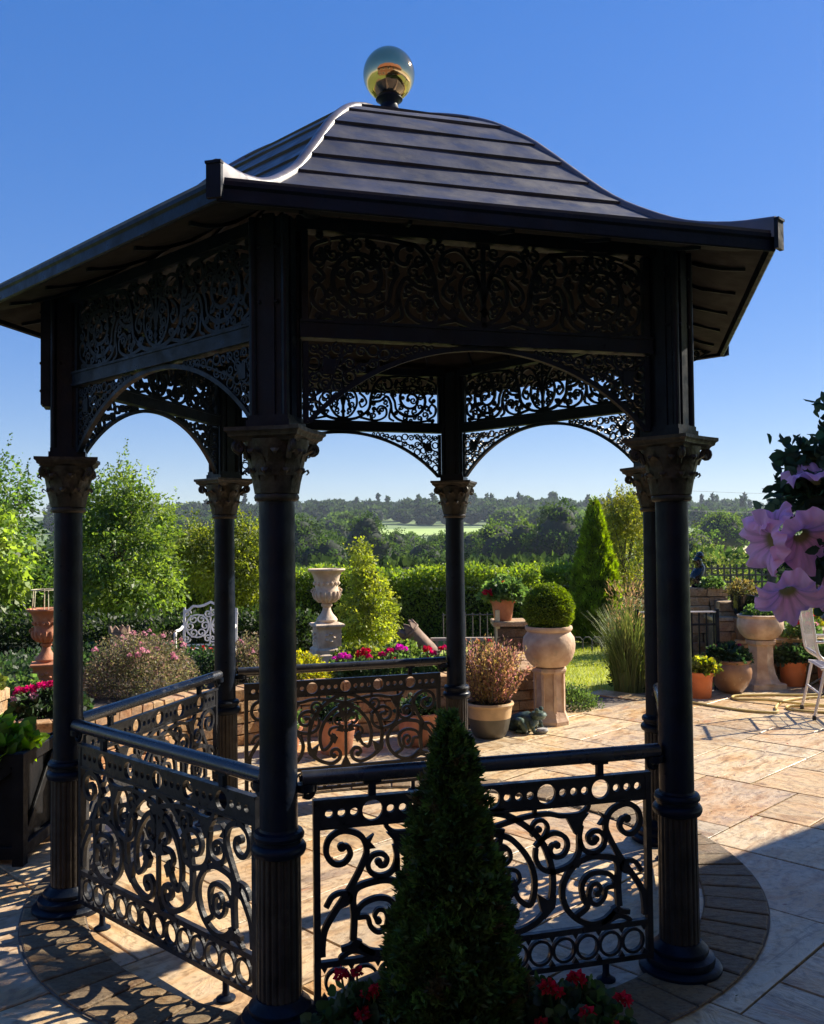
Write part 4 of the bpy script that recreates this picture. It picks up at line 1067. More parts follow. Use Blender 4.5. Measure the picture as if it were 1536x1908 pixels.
FT_ = [  # photo bearing x/y, top elevation, distance, height, width factor, kind
    (-.125, .026, 150, 13.5, 1.0, 0, 'dark broad tree beyond the hedge just right of the near central column'),
    (-.095, .012, 120, 10.5, 1.0, 1, 'dark tree beyond the hedge above the stone urn'),
    (-.055, .0285, 165, 14, 1.05, 0, 'tallest dark tree of the clump left of the green pasture'),
    (-.022, .0135, 175, 11, .9, 1, 'small dark tree standing in front of the green pasture'),
    (.010, .003, 140, 9, 1.2, 1, 'low dark bushy tree below the green pasture'),
    (.036, .010, 150, 10, 1.0, 1, 'dark tree beyond the hedge left of the back column'),
    (.066, .008, 190, 12, 1.1, 3, 'pale green open tree just right of the back column'),
    (.103, .0245, 150, 13, 1.12, 2, 'broad round mid-green tree between the back column and the thuja'),
    (.160, .040, 140, 14.5, 1.0, 0, 'tall dark tree beyond the hedge left of the thuja'),
    (.192, .026, 135, 12, .9, 1, 'dark tree half hidden by the thuja'),
    (.300, .012, 130, 9, 1.2, 2, 'green bushy tree right of the golden tree'),
    (.340, .0285, 190, 12.5, 1.05, 3, 'lone oak with visible trunk in the straw-coloured field'),
    (.415, .010, 150, 10, 1.2, 1, 'dark tree in the valley behind the hanging petunias'),
    (.470, .016, 170, 12, 1.1, 2, 'green tree in the valley at the right edge'),
    (-.185, .012, 140, 11.5, 1.1, 2, 'mid-green tree in the valley between the two left columns'),
    (-.225, .018, 150, 12, 1.1, 1, 'dark tree in the valley behind the yellow-green tree'),
    (-.270, .014, 160, 12, 1.1, 0, 'dark tree in the valley above the leafy tree'),
]
for bx, el, Y, H, wf, kind, lab in FT_:
    x = bx * Y; zt = 1.589 + el * Y; zb = terr(x, Y) - .3
    H = zt - zb
    t = thing('valley_tree', lab, 'tree', (x, Y, zb), rnd.uniform(0, 6.28), 'single trees in the valley beyond the hedge')
    s = (H * wf * .95, H * wf * .95, H)
    for nm_, me_ in zip(('crown', 'trunk', 'inner_growth'), UT[kind]): obj(nm_, me_, t, scale=s)
# hedgerow and woods that read as masses
def wood(name, label, items, seed, cols, nq, L):
    rg = np.random.default_rng(seed)
    n = len(items)
    it = np.array(items)                      # x, y, zbase, H, R, conifer
    idx = np.repeat(np.arange(n), nq)
    d = sph(rg, len(idx)); d[:, 2] = np.abs(d[:, 2]) * 1.1 - .25
    r = .72 + .34 * rg.random((len(idx), 1))
    k = (.5 + .25 * np.sin(d[:, :1] * 7 + idx[:, None]) * np.sin(d[:, 1:2] * 6 + idx[:, None] * 2.1) + .5)
    H = it[idx, 3]; R = it[idx, 4]; con = it[idx, 5] > .5
    zc = np.where(con, it[idx, 2] + H * .5, it[idx, 2] + H * .58)
    P = np.stack([it[idx, 0] + d[:, 0] * R * r[:, 0] * k[:, 0], it[idx, 1] + d[:, 1] * R * r[:, 0] * k[:, 0], zc + d[:, 2] * H * .44 * r[:, 0]], 1)
    if con.any():
        t = rg.random(len(idx)); a = rg.random(len(idx)) * 6.283
        q = np.stack([it[idx, 0] + np.cos(a) * R * .62 * (1 - t) ** .9, it[idx, 1] + np.sin(a) * R * .62 * (1 - t) ** .9, it[idx, 2] + H * (.1 + t * .98)], 1)
        P[con] = q[con]
    C = palette(rg, n, cols, .22)[idx] * (1 + rg.normal(size=(len(idx), 1)) * .18)
    D = d + rg.normal(size=d.shape) * .6
    o = obj(name, leaf_mesh(name, P, D, L * rg.uniform(.7, 1.3, len(idx)), L * .85, np.clip(C, .003, 1), FAR, rg, .1))
    o['kind'] = 'stuff'; o['label'] = label; o['category'] = 'wood'
    core = MB()
    for x, y, zb, H_, R__, cn in items:
        if cn: core.lathe([(R__ * .5, H_ * .05), (R__ * .36, H_ * .45), (.05, H_ * .95)], 7, (x, y, zb), cap=False)
        else: core.lathe([(R__ * .80 * math.sin(PI * k / 6) + .01, H_ * .52 - H_ * .42 * math.cos(PI * k / 6)) for k in range(7)], 8, (x, y, zb), cap=False)
    c_ = obj('inner_growth', core.mesh('inner_growth', DARKIN), o); c_['kind'] = 'stuff'
    return o
it = []
rw = np.random.default_rng(51)
for _ in range(620):
    Y = rw.uniform(600, 960); x = rw.uniform(-.40, .52) * Y
    con = 1 if (rw.random() < .28 and x / Y > 0.0) or rw.random() < .06 else 0
    H = rw.uniform(9, 16) * (1.25 if con else 1)
    it.append((x, Y, terr(x, Y) - 1, H, rw.uniform(5, 9) * (.6 if con else 1), con))
wood('ridge_wood', 'hazy blue-green woodland along the far ridge', it, 52, [(0.035, 0.062, 0.022), (0.05, 0.08, 0.028), (0.028, 0.05, 0.02)], 170, 2.6)
it = []
for _ in range(150):
    Y = rw.uniform(250, 580); bx = rw.uniform(-.40, .52); x = bx * Y
    if -.06 < bx < .10 and Y > 300: continue
    if .26 < bx < .45 and Y < 380: continue
    it.append((x, Y, terr(x, Y) - .5, rw.uniform(9, 13), rw.uniform(5, 8), 0))
wood('hillside_wood', 'green woods and hedgerows on the far valley side', it, 53, [(0.055, 0.10, 0.026), (0.08, 0.13, 0.034)], 260, 1.7)
it = []
for _ in range(120):
    Y = rw.uniform(70, 125); bx = rw.uniform(-.36, .23); x = bx * Y
    it.append((x, Y, terr(x, Y) - .3, rw.uniform(.85, 1.0) * (1.3 - .014 * Y - terr(x, Y)), rw.uniform(2.2, 3.8), 0))
for _ in range(40):
    Y = rw.uniform(45, 90); bx = rw.uniform(.25, .55); x = bx * Y
    it.append((x, Y, terr(x, Y) - .3, (1.0 - .004 * Y - terr(x, Y)) * rw.uniform(.8, 1.0), rw.uniform(2.0, 3.0), 0))
wood('valley_thicket', 'dark thicket along the valley just beyond the garden hedge', it, 54, [(0.035, 0.068, 0.018), (0.055, 0.092, 0.024), (0.028, 0.052, 0.016)], 420, .75)

# power line: two wires sagging across the valley
for k, (dz, lab) in enumerate(((0.0, 'upper faint overhead power wire above the far ridge'), (-3.4, 'lower faint overhead power wire above the far ridge'))):
    P = [(35 + 110 * t, 150 + 40 * t, 9.5 + dz + 4.0 * t - 5 * math.sin(PI * t) * .5) for t in np.linspace(0, 1, 17)]
    thing('power_wire', lab, 'power line', (0, 0, 0), me=MB().tube(P, .028, 5).mesh('power_wire', WIREM), group='overhead wires')

# =================================================================== RAISED BED
BEDP = [(-4.5, 5.25), (-3.2, 5.45), (-2.35, 5.85), (-1.75, 6.75), (-1.1, 7.25), (0.0, 7.55), (1.02, 7.95), (1.10, 9.2)]
wallT = thing('retaining_wall', 'low curved buff brick retaining wall with upright coping bricks round the flower bed', 'wall', (0, 0, 0))
core = MB()
for (x0, y0), (x1, y1) in zip(BEDP, BEDP[1:]):
    L = math.hypot(x1 - x0, y1 - y0); a = math.atan2(y1 - y0, x1 - x0)
    core.box(((x0 + x1) / 2 - math.sin(a) * .06, (y0 + y1) / 2 + math.cos(a) * .06, .18), (L, .09, .36), a)
obj('mortar_core', core.mesh('mortar_core', MORTAR, False), wallT)
bv = [MB().bevbox((0, 0, 0), (.212, .09, .076), .006, 0, .004, rnd).mesh('brick', BRICKM, False) for _ in range(4)]
cv = [MB().bevbox((0, 0, 0), (.092, .205, .085), .008, 0, .005, rnd).mesh('coping_brick', BRICKM, False) for _ in range(4)]
for si, ((x0, y0), (x1, y1)) in enumerate(zip(BEDP, BEDP[1:])):
    L = math.hypot(x1 - x0, y1 - y0); a = math.atan2(y1 - y0, x1 - x0)
    ux, uy = math.cos(a), math.sin(a)
    nb = max(1, round(L / .222))
    for c in range(4):
        sh = .111 if c % 2 else 0
        for k in range(nb):
            t = (k + .5) * L / nb + (sh - .055)
            if si == 0 and t < .9: continue
            obj('brick', bv[rnd.randrange(4)], wallT, (x0 + ux * t, y0 + uy * t, .042 + c * .086), a + rnd.uniform(-.015, .015))
    nc = max(1, round(L / .101))
    for k in range(nc):
        t = (k + .5) * L / nc
        if si == 0 and t < .9: continue
        obj('coping_brick', cv[rnd.randrange(4)], wallT, (x0 + ux * t - uy * .06, y0 + uy * t + ux * .06, .388 + rnd.uniform(-.004, .004)), a + rnd.uniform(-.03, .03))
V = [(x - .02, y + .12, .36) for x, y in BEDP[:-1]] + [(1.0, 9.2, .36), (-.2, 9.55, .36), (-1.6, 9.3, .36), (-4.5, 9.2, .36)]
bed = struct('garden_bed', MB().add(V, [tuple(range(len(V)))]).mesh('garden_bed', SOIL, False))
backw = MB()
for (x0, y0), (x1, y1) in (((1.0, 9.2), (-.2, 9.55)), ((-.2, 9.55), (-1.6, 9.3)), ((-1.6, 9.3), (-4.5, 9.2))):
    L = math.hypot(x1 - x0, y1 - y0); backw.box(((x0 + x1) / 2, (y0 + y1) / 2, .15), (L, .06, .34), math.atan2(y1 - y0, x1 - x0))
obj('bed_edge', backw.mesh('bed_edge', MORTAR, False), wallT)

# =================================================================== PLANT HELPERS
def bloom(cols, seed, r=.03, n=46, L=.024):
    rg = np.random.default_rng(seed)
    d = sph(rg, n); d[:, 2] = np.abs(d[:, 2]) * 1.1 - .35
    P = d * r * .55
    return leaf_mesh('flower_head', P, d + rg.normal(size=d.shape) * .5, L * rg.uniform(.8, 1.2, n), L * .9, palette(rg, n, cols, .15), PETAL, rg, .12)
BL = {'red': bloom([(.50, .010, .020), (.62, .02, .03), (.40, .008, .016)], 61), 'magenta': bloom([(.62, .05, .42), (.72, .10, .5)], 62),
      'crimson': bloom([(.50, .015, .10), (.60, .03, .15)], 63), 'coral': bloom([(.72, .10, .04), (.62, .05, .03)], 64), 'pink': bloom([(.62, .28, .34), (.72, .40, .45)], 65, .022, 26, .02),
      'orange': bloom([(.6, .2, .04), (.5, .12, .03)], 66)}
def plant(name, label, cat, loc, r, h, nl, L, cols, seed, heads=(), W=.8, mat=LEAF, group=None, z0=0.0, stemn=8, flat=.75, rnd_leaf=False):
    """leafy mound on short stems with flower heads standing above it"""
    rg = np.random.default_rng(seed)
    d = sph(rg, nl); d[:, 2] = np.abs(d[:, 2])
    rr = (.45 + .55 * rg.random((nl, 1)) ** .6)
    lump = 1 + .18 * np.sin(d[:, :1] * 6 + seed) * np.sin(d[:, 1:2] * 7 + seed * 2)
    P = d * rr * lump * np.array([r, r * .85, h * .9]) + np.array([0, 0, z0 + h * .08])
    D = d * .8 + rg.normal(size=(nl, 3)) * .7 + np.array([0, 0, .25])
    root = thing(name, label, cat, loc, 0, group)
    Ls = rg.uniform(L * .6, L * 1.3, nl); C = palette(rg, nl, cols, .28)
    obj('foliage', round_leaf_mesh('foliage', P, D, Ls, Ls * W, C, mat, rg) if rnd_leaf else leaf_mesh('foliage', P, D, Ls, Ls * W, C, mat, rg, .1, .1), root)
    b = MB()
    for q in range(stemn):
        a = rg.random() * 6.28; x, y = r * .55 * math.cos(a) * rg.random(), r * .5 * math.sin(a) * rg.random()
        b.tube([(x * .3, y * .3, z0 - .02), (x * .7, y * .7, z0 + h * .4), (x, y, z0 + h * .8)], .004, 5)
    STEM = bpy.data.materials.get('green_stem') or M('green_stem', (0.07, 0.11, 0.03), .6)
    for (x, y, z, kind, s) in heads:
        b.tube([(x * .4, y * .4, z0 + h * .3), (x * .9, y * .9, z - .03), (x, y, z)], .003, 5)
        obj('flower_head', BL[kind], root, (x, y, z), rg.random() * 6, scale=(s, s, s))
    obj('stem', b.mesh('stem', STEM), root)
    return root
LG = [(0.10, 0.18, 0.05), (0.14, 0.23, 0.06), (0.07, 0.14, 0.04)]
YG = [(0.32, 0.33, 0.04), (0.42, 0.38, 0.06), (0.22, 0.27, 0.04)]
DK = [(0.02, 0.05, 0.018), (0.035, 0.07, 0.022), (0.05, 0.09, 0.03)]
HEATH = [(0.16, 0.17, 0.06), (0.20, 0.17, 0.09), (0.11, 0.12, 0.05), (0.24, 0.16, 0.13)]
def rh(n, r, h, kinds, seed, s=1.0, z0=0.0):
    rg = random.Random(seed); out = []
    for _ in range(n):
        a = rg.uniform(0, 6.28); q = r * math.sqrt(rg.random())
        out.append((q * math.cos(a), q * math.sin(a) * .85, z0 + h * rg.uniform(.75, 1.1) * (1 - .25 * q / r), rg.choice(kinds), s * rg.uniform(.75, 1.15)))
    return out
plant('flowering_bush', 'large grey-green bush dotted with pale pink flowers on the raised bed', 'bush', (-2.24, 7.35, .33), .50, .50, 15000, .026, HEATH, 71, rh(26, .46, .50, ['pink'], 5, .95), .4)
plant('flowering_bush', 'small grey-pink bush between the two centre-left columns', 'bush', (-1.42, 7.75, .35), .27, .42, 4200, .032, HEATH, 72, rh(7, .24, .42, ['pink'], 6, .8), .4)
plant('flowering_bush', 'dark low bush with one pale pink flower under the white bench', 'bush', (-1.78, 8.0, .35), .26, .27, 2600, .035, DK, 73, rh(3, .2, .3, ['pink'], 8, .9), .5)
plant('golden_shrub', 'yellow-green spreading shrub at the foot of the stone urn', 'shrub', (-.98, 7.75, .36), .26, .25, 3600, .03, YG, 74, (), .6)
plant('bedding_plant', 'leafy yellow-green plant behind the magenta flowers', 'plant', (-.50, 8.5, .36), .30, .24, 2600, .04, [(0.12, 0.17, 0.03), (0.17, 0.20, 0.04)], 75)
plant('bedding_plant', 'light green plant left of the tilted chimney pot', 'plant', (-.12, 8.55, .36), .26, .24, 2200, .045, [(0.10, 0.17, 0.04), (0.14, 0.2, 0.05)], 76)
G1 = 'flowering bedding plants along the raised bed'
plant('bedding_geranium', 'magenta-flowered plant nearest the stone urn base', 'flower', (-.66, 7.95, .36), .15, .17, 900, .035, LG, 77, [(.02, -.05, .20, 'magenta', 1.25), (.07, -.03, .19, 'magenta', 1.0), (-.05, -.05, .18, 'magenta', .8)], group=G1)
plant('bedding_geranium', 'bright red geranium right of the magenta flowers', 'flower', (-.47, 7.98, .36), .15, .18, 900, .035, LG, 78, [(-.02, -.05, .22, 'red', 1.35), (.03, -.04, .24, 'red', 1.2), (.06, -.04, .19, 'crimson', .9)], group=G1)
plant('bedding_geranium', 'crimson and magenta flowers in the middle of the raised bed', 'flower', (-.20, 8.05, .36), .19, .2, 1200, .035, LG, 79, [(-.10, -.05, .2, 'crimson', 1.0), (-.03, -.05, .23, 'crimson', 1.15), (.05, -.05, .26, 'magenta', 1.15), (.10, 0, .24, 'magenta', .9), (0, -.08, .16, 'red', .8)], group=G1)
plant('bedding_geranium', 'red flowers in front of the tilted chimney pot', 'flower', (.13, 8.1, .36), .17, .2, 1100, .035, LG, 80, [(-.03, -.05, .24, 'red', 1.25), (.02, -.05, .2, 'crimson', 1.1), (.09, -.03, .24, 'red', .9), (-.01, -.07, .16, 'red', .9)], group=G1)
plant('bedding_geranium', 'red geranium close to the back column', 'flower', (.32, 8.15, .36), .14, .2, 800, .035, LG, 81, [(-.06, -.05, .24, 'crimson', 1.1), (.03, -.04, .22, 'red', .9)], group=G1)
plant('bedding_geranium', 'orange flowers right of the back column', 'flower', (.62, 8.3, .36), .18, .26, 800, .035, DK, 82, [(-.06, -.05, .26, 'orange', 1.0), (.0, -.04, .22, 'orange', .9), (.05, -.02, .28, 'red', .7)], group=G1)
plant('bedding_geranium', 'crimson geranium with dark leaves on the wall by the left column', 'flower', (-2.48, 6.15, .40), .26, .18, 1500, .05, DK, 83, [(-.17, -.1, .19, 'crimson', 1.2), (-.10, -.1, .20, 'crimson', 1.3), (-.03, -.08, .22, 'crimson', 1.2), (.05, -.08, .23, 'crimson', 1.25), (.11, -.06, .25, 'crimson', 1.0), (-.06, -.14, .16, 'pink', 1.2), (-.2, -.12, .14, 'pink', 1.0)], group=G1)
plant('bedding_plant', 'small leafy plant at the foot of the terracotta urn', 'plant', (-2.95, 6.75, .36), .20, .22, 1200, .04, LG, 84)

plant('ground_cover', 'added ground cover with leaves darkened for shade on the bed left of the terracotta urn', 'plant', (-3.75, 7.7, .33), .75, .26, 4200, .05, DK, 85, (), .6)  # mounds added here and below, dark leaves stand in for shade on the bed
plant('ground_cover', 'added ground cover with leaves darkened for shade behind the terracotta urn', 'plant', (-3.3, 8.6, .33), .80, .24, 4200, .05, DK, 86, (), .6)
plant('ground_cover', 'added ground cover with leaves darkened for shade at the foot of the crown-topped chimney pot', 'plant', (-2.35, 8.75, .33), .60, .22, 3000, .045, DK, 87, (), .6)
# =================================================================== URNS, POTS, ORNAMENTS
def lathe_thing(name, label, cat, loc, prof, mat, n=40, flute_=None, group=None):
    return thing(name, label, cat, loc, 0, group, MB().lathe(prof, n, flute=flute_).mesh(name, mat))
def urn_on_pedestal(label, loc, mat, s=1.0):
    root = thing('garden_urn', label, 'urn', loc, .35)
    b = MB(); b.bevbox((0, 0, .045), (.30, .30, .09), .012); b.bevbox((0, 0, .115), (.26, .26, .05), .018)
    obj('plinth', b.mesh('plinth', mat, False), root, scale=(s, s, s))
    b = MB(); b.bevbox((0, 0, .235), (.215, .215, .20), .006)
    for q in range(4):
        a = q * PI / 2
        b.box((.1085 * math.cos(a), .1085 * math.sin(a), .235), (.006, .15, .13), a)
        for k in range(5):
            bb = 2 * PI * k / 5; r = .035
            y, z = r * math.cos(bb), .235 + r * math.sin(bb)
            b.lathe([(0.001, -.012), (.014, -.008), (.018, 0), (.014, .008), (.001, .012)], 8, (.113 * math.cos(a) - y * math.sin(a), .113 * math.sin(a) + y * math.cos(a), z))
    obj('pedestal', b.mesh('pedestal', mat, True, 30), root, scale=(s, s, s))
    b = MB(); b.bevbox((0, 0, .345), (.27, .27, .024), .008); b.bevbox((0, 0, .3275), (.24, .24, .012), .004)
    b.bevbox((0, 0, .366), (.21, .21, .020), .03)
    obj('cap', b.mesh('cap', mat, False), root, scale=(s, s, s))
    obj('foot', MB().lathe([(.095, .376), (.098, .39), (.085, .41), (.055, .445), (.040, .475), (.036, .50), (.050, .515), (.052, .53), (.040, .54)], 32).mesh('foot', mat), root, scale=(s, s, s))
    bw = MB().lathe([(.04, .54), (.075, .553), (.108, .58), (.120, .615), (.118, .64), (.105, .665), (.104, .69), (.112, .74), (.124, .79), (.142, .82), (.165, .832), (.172, .842), (.170, .852), (.155, .85), (.130, .83), (.112, .75), (.05, .72)], 40, flute=lambda a: .0)
    for k in range(16):
        a = 2 * PI * k / 16
        bw.tube([(.07 * math.cos(a), .07 * math.sin(a), .552), (.112 * math.cos(a), .112 * math.sin(a), .585), (.124 * math.cos(a), .124 * math.sin(a), .618), (.117 * math.cos(a), .117 * math.sin(a), .648)], .012, 6)
        bw.lathe([(.001, -.02), (.013, -.006), (.014, .006), (.001, .02)], 6, (.112 * math.cos(a + .2), .112 * math.sin(a + .2), .72))
    for sgn in (0, PI):
        bw.tube([(.112 * math.cos(sgn), .02 * q, .66 + .0 * q) for q in (-1, 1)], .01, 6)
        sp = spiral(.128, .655, .026, PI / 2, 1.3, .25, 16)
        bw.tube([(r * math.cos(sgn), 0, z) for r, z in sp], .007, 6)
    obj('bowl', bw.mesh('bowl', mat, True, 45), root, scale=(s, s, s))
    return root
urn_on_pedestal('cream stone urn on a square carved pedestal in the raised bed', (-.885, 9.0, .36), URNST, 1.09)
lu = urn_on_pedestal('orange-brown terracotta urn on a carved pedestal beside the left column', (-2.86, 7.0, .355), TERRA, .84)
b = MB()
for k in range(6):
    a = 2 * PI * k / 6
    b.tube([(.11 * math.cos(a), .11 * math.sin(a), .70), (.10 * math.cos(a), .10 * math.sin(a), .86)], .004, 5)
b.tube([(.11 * math.cos(2 * PI * k / 20), .11 * math.sin(2 * PI * k / 20), .86) for k in range(20)], .004, 5, closed=True)
w_ = thing('plant_support', 'thin wire plant support ring standing in the terracotta urn', 'plant support', (-2.86, 7.0, .355), me=b.mesh('plant_support', STAKEM))

def crown_pot(name, label, loc, mat, r=.11, h=.33, rot=None):
    pr_ = [(r * 1.02, 0), (r * 1.02, .03), (r * .92, .04), (r * .86, h * .6), (r * .88, h * .78), (r * 1.0, h * .80), (r * 1.0, h * .84), (r * .9, h * .85), (r * .93, h * .86), (r * .80, h * .86), (r * .76, h * .5), (r * .76, .02)]
    root = thing(name, label, 'chimney pot', loc, 0, None, MB().lathe(pr_, 28).mesh(name, mat))
    for k in range(8):
        a = 2 * PI * k / 8
        b = MB(); b.plate([(-r * .30, 0), (r * .30, 0), (r * .26, h * .07), (0.0, h * .16), (-r * .26, h * .07)], .018)
        obj('crown_point', b.mesh('crown_point', mat, False), root, (r * .87 * math.cos(a), r * .87 * math.sin(a), h * .855), a + PI / 2)
    if rot: root.rotation_euler = rot
    return root
crown_pot('chimney_pot', 'brown crown-topped chimney pot standing behind the pink-flowered bush', (-2.95, 9.0, .36), CHIMPOT, .105, .38)
crown_pot('chimney_pot', 'grey-brown chimney pot lying tilted among the red flowers', (.17, 8.75, .43), CHIMPOT, .105, .42, (R_(6), R_(-42), 0))
thing('timber_bar', 'pale timber bar lying behind the red flowers by the tilted chimney pot', 'timber', (.45, 8.8, .60), 0, None, MB().bevbox((0, 0, 0), (.62, .05, .03), .004).mesh('timber_bar', PALEBAR, False))
b = MB()
for x in (-.25, .25): b.box((x, 0, .11), (.03, .03, .225))
obj('leg', b.mesh('leg', PALEBAR, False), bpy.data.objects['timber_bar'], (0, 0, -.24))

def pot(name, label, loc, prof, mat, plantfn=None, cat='pot', group=None, n=40):
    root = lathe_thing(name, label, cat, loc, prof, mat, n, group=group)
    rtop = prof[-1][0]; zt = prof[-1][1]
    obj('soil', MB().lathe([(0.001, 0), (rtop * .98, 0)], 24, (0, 0, zt), cap=False).mesh('soil', SOIL), root)
    return root
# big glazed pot with the heather-like plant
pr1 = [(.115, 0), (.13, .015), (.150, .06), (.170, .15), (.180, .22), (.182, .245), (.192, .25), (.196, .262), (.190, .275), (.176, .275), (.172, .25)]
gp = thing('glazed_pot', 'large grey-green pot with a buff glazed rim band right of the back column', 'pot', (.578, 7.25, 0))
obj('body', MB().lathe([(.115, 0), (.13, .015), (.150, .06), (.166, .13), (.1715, .155)], 44).mesh('body', GLAZEG), gp)
obj('rim_band', MB().lathe([(.1715, .155), (.178, .20), (.184, .245), (.194, .25), (.198, .262), (.192, .276), (.176, .276), (.172, .25)], 44).mesh('rim_band', M('buff_glaze', (0.50, 0.33, 0.17), .5, .2, 8, .1, 40)), gp)
obj('soil', MB().lathe([(.001, .25), (.172, .25)], 24, cap=False).mesh('soil', SOIL), gp)
def heather(label, loc, r, h, n, seed):
    rg = np.random.default_rng(seed)
    root = thing('heather', label, 'plant', loc)
    b = MB(); P = []; D = []; Cc = []
    for i in range(n):
        a = rg.random() * 6.283; q = math.sqrt(rg.random())
        bx, by = .11 * q * math.cos(a), .11 * q * math.sin(a)
        ln = h * rg.uniform(.6, 1.05) * (1 - .15 * q)
        tx, ty = r * q * math.cos(a) * rg.uniform(.7, 1.15), r * q * math.sin(a) * rg.uniform(.7, 1.15)
        pts = [np.array([bx, by, -.01]), np.array([(bx + tx) * .5, (by + ty) * .5, ln * .5]), np.array([tx, ty, ln])]
        if i < n * .6: b.tube(pts, [.0035, .003, .0015], 3)
        k = int(26)
        for t in np.linspace(.15, 1, k):
            p = (pts[0] * (1 - t) ** 2 + 2 * t * (1 - t) * pts[1] + pts[2] * t * t)
            P.append(p + rg.normal(size=3) * .009); D.append(np.array([tx - bx, ty - by, ln]) + rg.normal(size=3) * .22)
        Cc.append(np.repeat(palette(rg, 1, [(.28, .13, .14), (.36, .24, .11), (.42, .22, .17), (.26, .21, .07), (.36, .29, .10)], .2), k, 0))
    m = len(P)
    obj('foliage', leaf_mesh('foliage', np.array(P), np.array(D), rg.uniform(.018, .036, m), .010, np.vstack(Cc) * (1 + rg.normal(size=(m, 1)) * .2).clip(.4, 2), LEAF, rg, .08), root)
    obj('stem', b.mesh('stem', BARK), root)
heather('upright purple-brown heather-like plant filling the large glazed pot', (.590, 7.25, .25), .31, .53, 420, 91)

# boxwood ball on a chimney-pot pedestal
ped = thing('pot_pedestal', 'pale octagonal chimney pot used as pedestal under the boxwood bowl', 'pedestal', (1.135, 7.75, 0), .2, None)
b = MB().lathe([(.172, 0), (.172, .03), (.155, .06), (.135, .12), (.128, .2), (.126, .40), (.128, .43), (.152, .437), (.155, .452), (.150, .470), (.120, .478)], 8)
obj('shaft', b.mesh('shaft', PALETERRA, False), ped)
for k in range(8):
    a = 2 * PI * k / 8
    obj('rib', MB().box((0, 0, .23), (.020, .024, .40)).mesh('rib', PALETERRA, False), ped, (.128 * math.cos(a), .128 * math.sin(a), .015), a)
bowlp = [(.12, 0), (.15, .012), (.192, .06), (.218, .13), (.224, .19), (.215, .25), (.19, .285), (.183, .30), (.196, .31), (.202, .325), (.198, .345), (.18, .345), (.17, .32)]
bw = pot('bowl_planter', 'round pale terracotta bowl holding the clipped boxwood ball', (1.135, 7.75, .478), bowlp, PALETERRA)
def box_ball(label, loc, r, seed):
    rg = np.random.default_rng(seed)
    n = 15000; d = sph(rg, n)
    lump = 1 + .03 * np.sin(d[:, :1] * 9) * np.sin(d[:, 1:2] * 8 + 1) + .02 * np.sin(d[:, 2:] * 15)
    P = d * r * lump * (.88 + .13 * rg.random((n, 1)))
    root = thing('boxwood_ball', label, 'topiary', loc)
    obj('foliage', leaf_mesh('foliage', P, d + rg.normal(size=d.shape) * .7, rg.uniform(.013, .026, n), .012, palette(rg, n, [(.13, .20, .022), (.19, .28, .03), (.09, .15, .02)], .25), LEAFD, rg, .1), root)
    obj('inner_growth', MB().lathe([(r * .86 * math.sin(PI * k / 12) + .0001, -r * .86 * math.cos(PI * k / 12)) for k in range(13)], 24, cap=False).mesh('inner_growth', DARKIN), root)
    obj('stem', MB().tube([(0, 0, -r - .02), (0, 0, -r * .5)], .02, 8).mesh('stem', BARK), root)
box_ball('clipped green boxwood ball in the round terracotta bowl', (1.137, 7.75, .965), .212, 92)

# dark frog ornament between pot and pedestal
def frog(label, loc, rz):
    root = thing('frog_ornament', label, 'ornament', loc, rz)
    b = MB()
    prof = [(0.001, 0), (.07, .004), (.105, .03), (.115, .07), (.10, .115), (.06, .15), (.001, .16)]
    b.lathe(prof, 24)
    me = b.mesh('body', GREENST); o = obj('body', me, root); o.scale = (1.25, .85, .95); o.rotation_euler = (0, R_(-14), 0)
    h = MB().lathe([(0.001, -.05), (.045, -.035), (.062, 0), (.05, .03), (.001, .045)], 20).mesh('head', GREENST); ho = obj('head', h, root, (.125, 0, .135)); ho.scale = (1.15, 1.1, .85)
    for s in (-1, 1):
        e = obj('eye', MB().lathe([(.001, -.022), (.016, -.014), (.021, 0), (.015, .014), (.001, .02)], 12).mesh('eye', GREENST), root, (.13, s * .045, .178))
        t = MB().tube(catmull([(-.06, s * .08, .07), (.02, s * .125, .085), (.05, s * .12, .02), (-.02, s * .12, .012)], 5), [.04] * 6 + [.026] * 5 + [.018] * 5, 10)
        obj('hind_leg', t.mesh('hind_leg', GREENST), root)
        t = MB().tube(catmull([(.08, s * .065, .09), (.105, s * .085, .05), (.125, s * .085, .010), (.165, s * .09, .008)], 5), [.024] * 6 + [.017] * 5 + [.014] * 5, 8)
        obj('front_leg', t.mesh('front_leg', GREENST), root)
    return root
frog('dark green bronze frog ornament crouching between the glazed pot and the pedestal', (.88, 7.45, .003), -.5)
pb = MB().lathe([(.001, 0), (.03, .004), (.042, .025), (.034, .045), (.001, .055)], 14)
thing('pebble', 'small grey pebble on the paving in front of the pedestal', 'stone', (1.01, 7.33, .0), .3, None, pb.mesh('pebble', PEBBLE), (1.3, .9, .9))

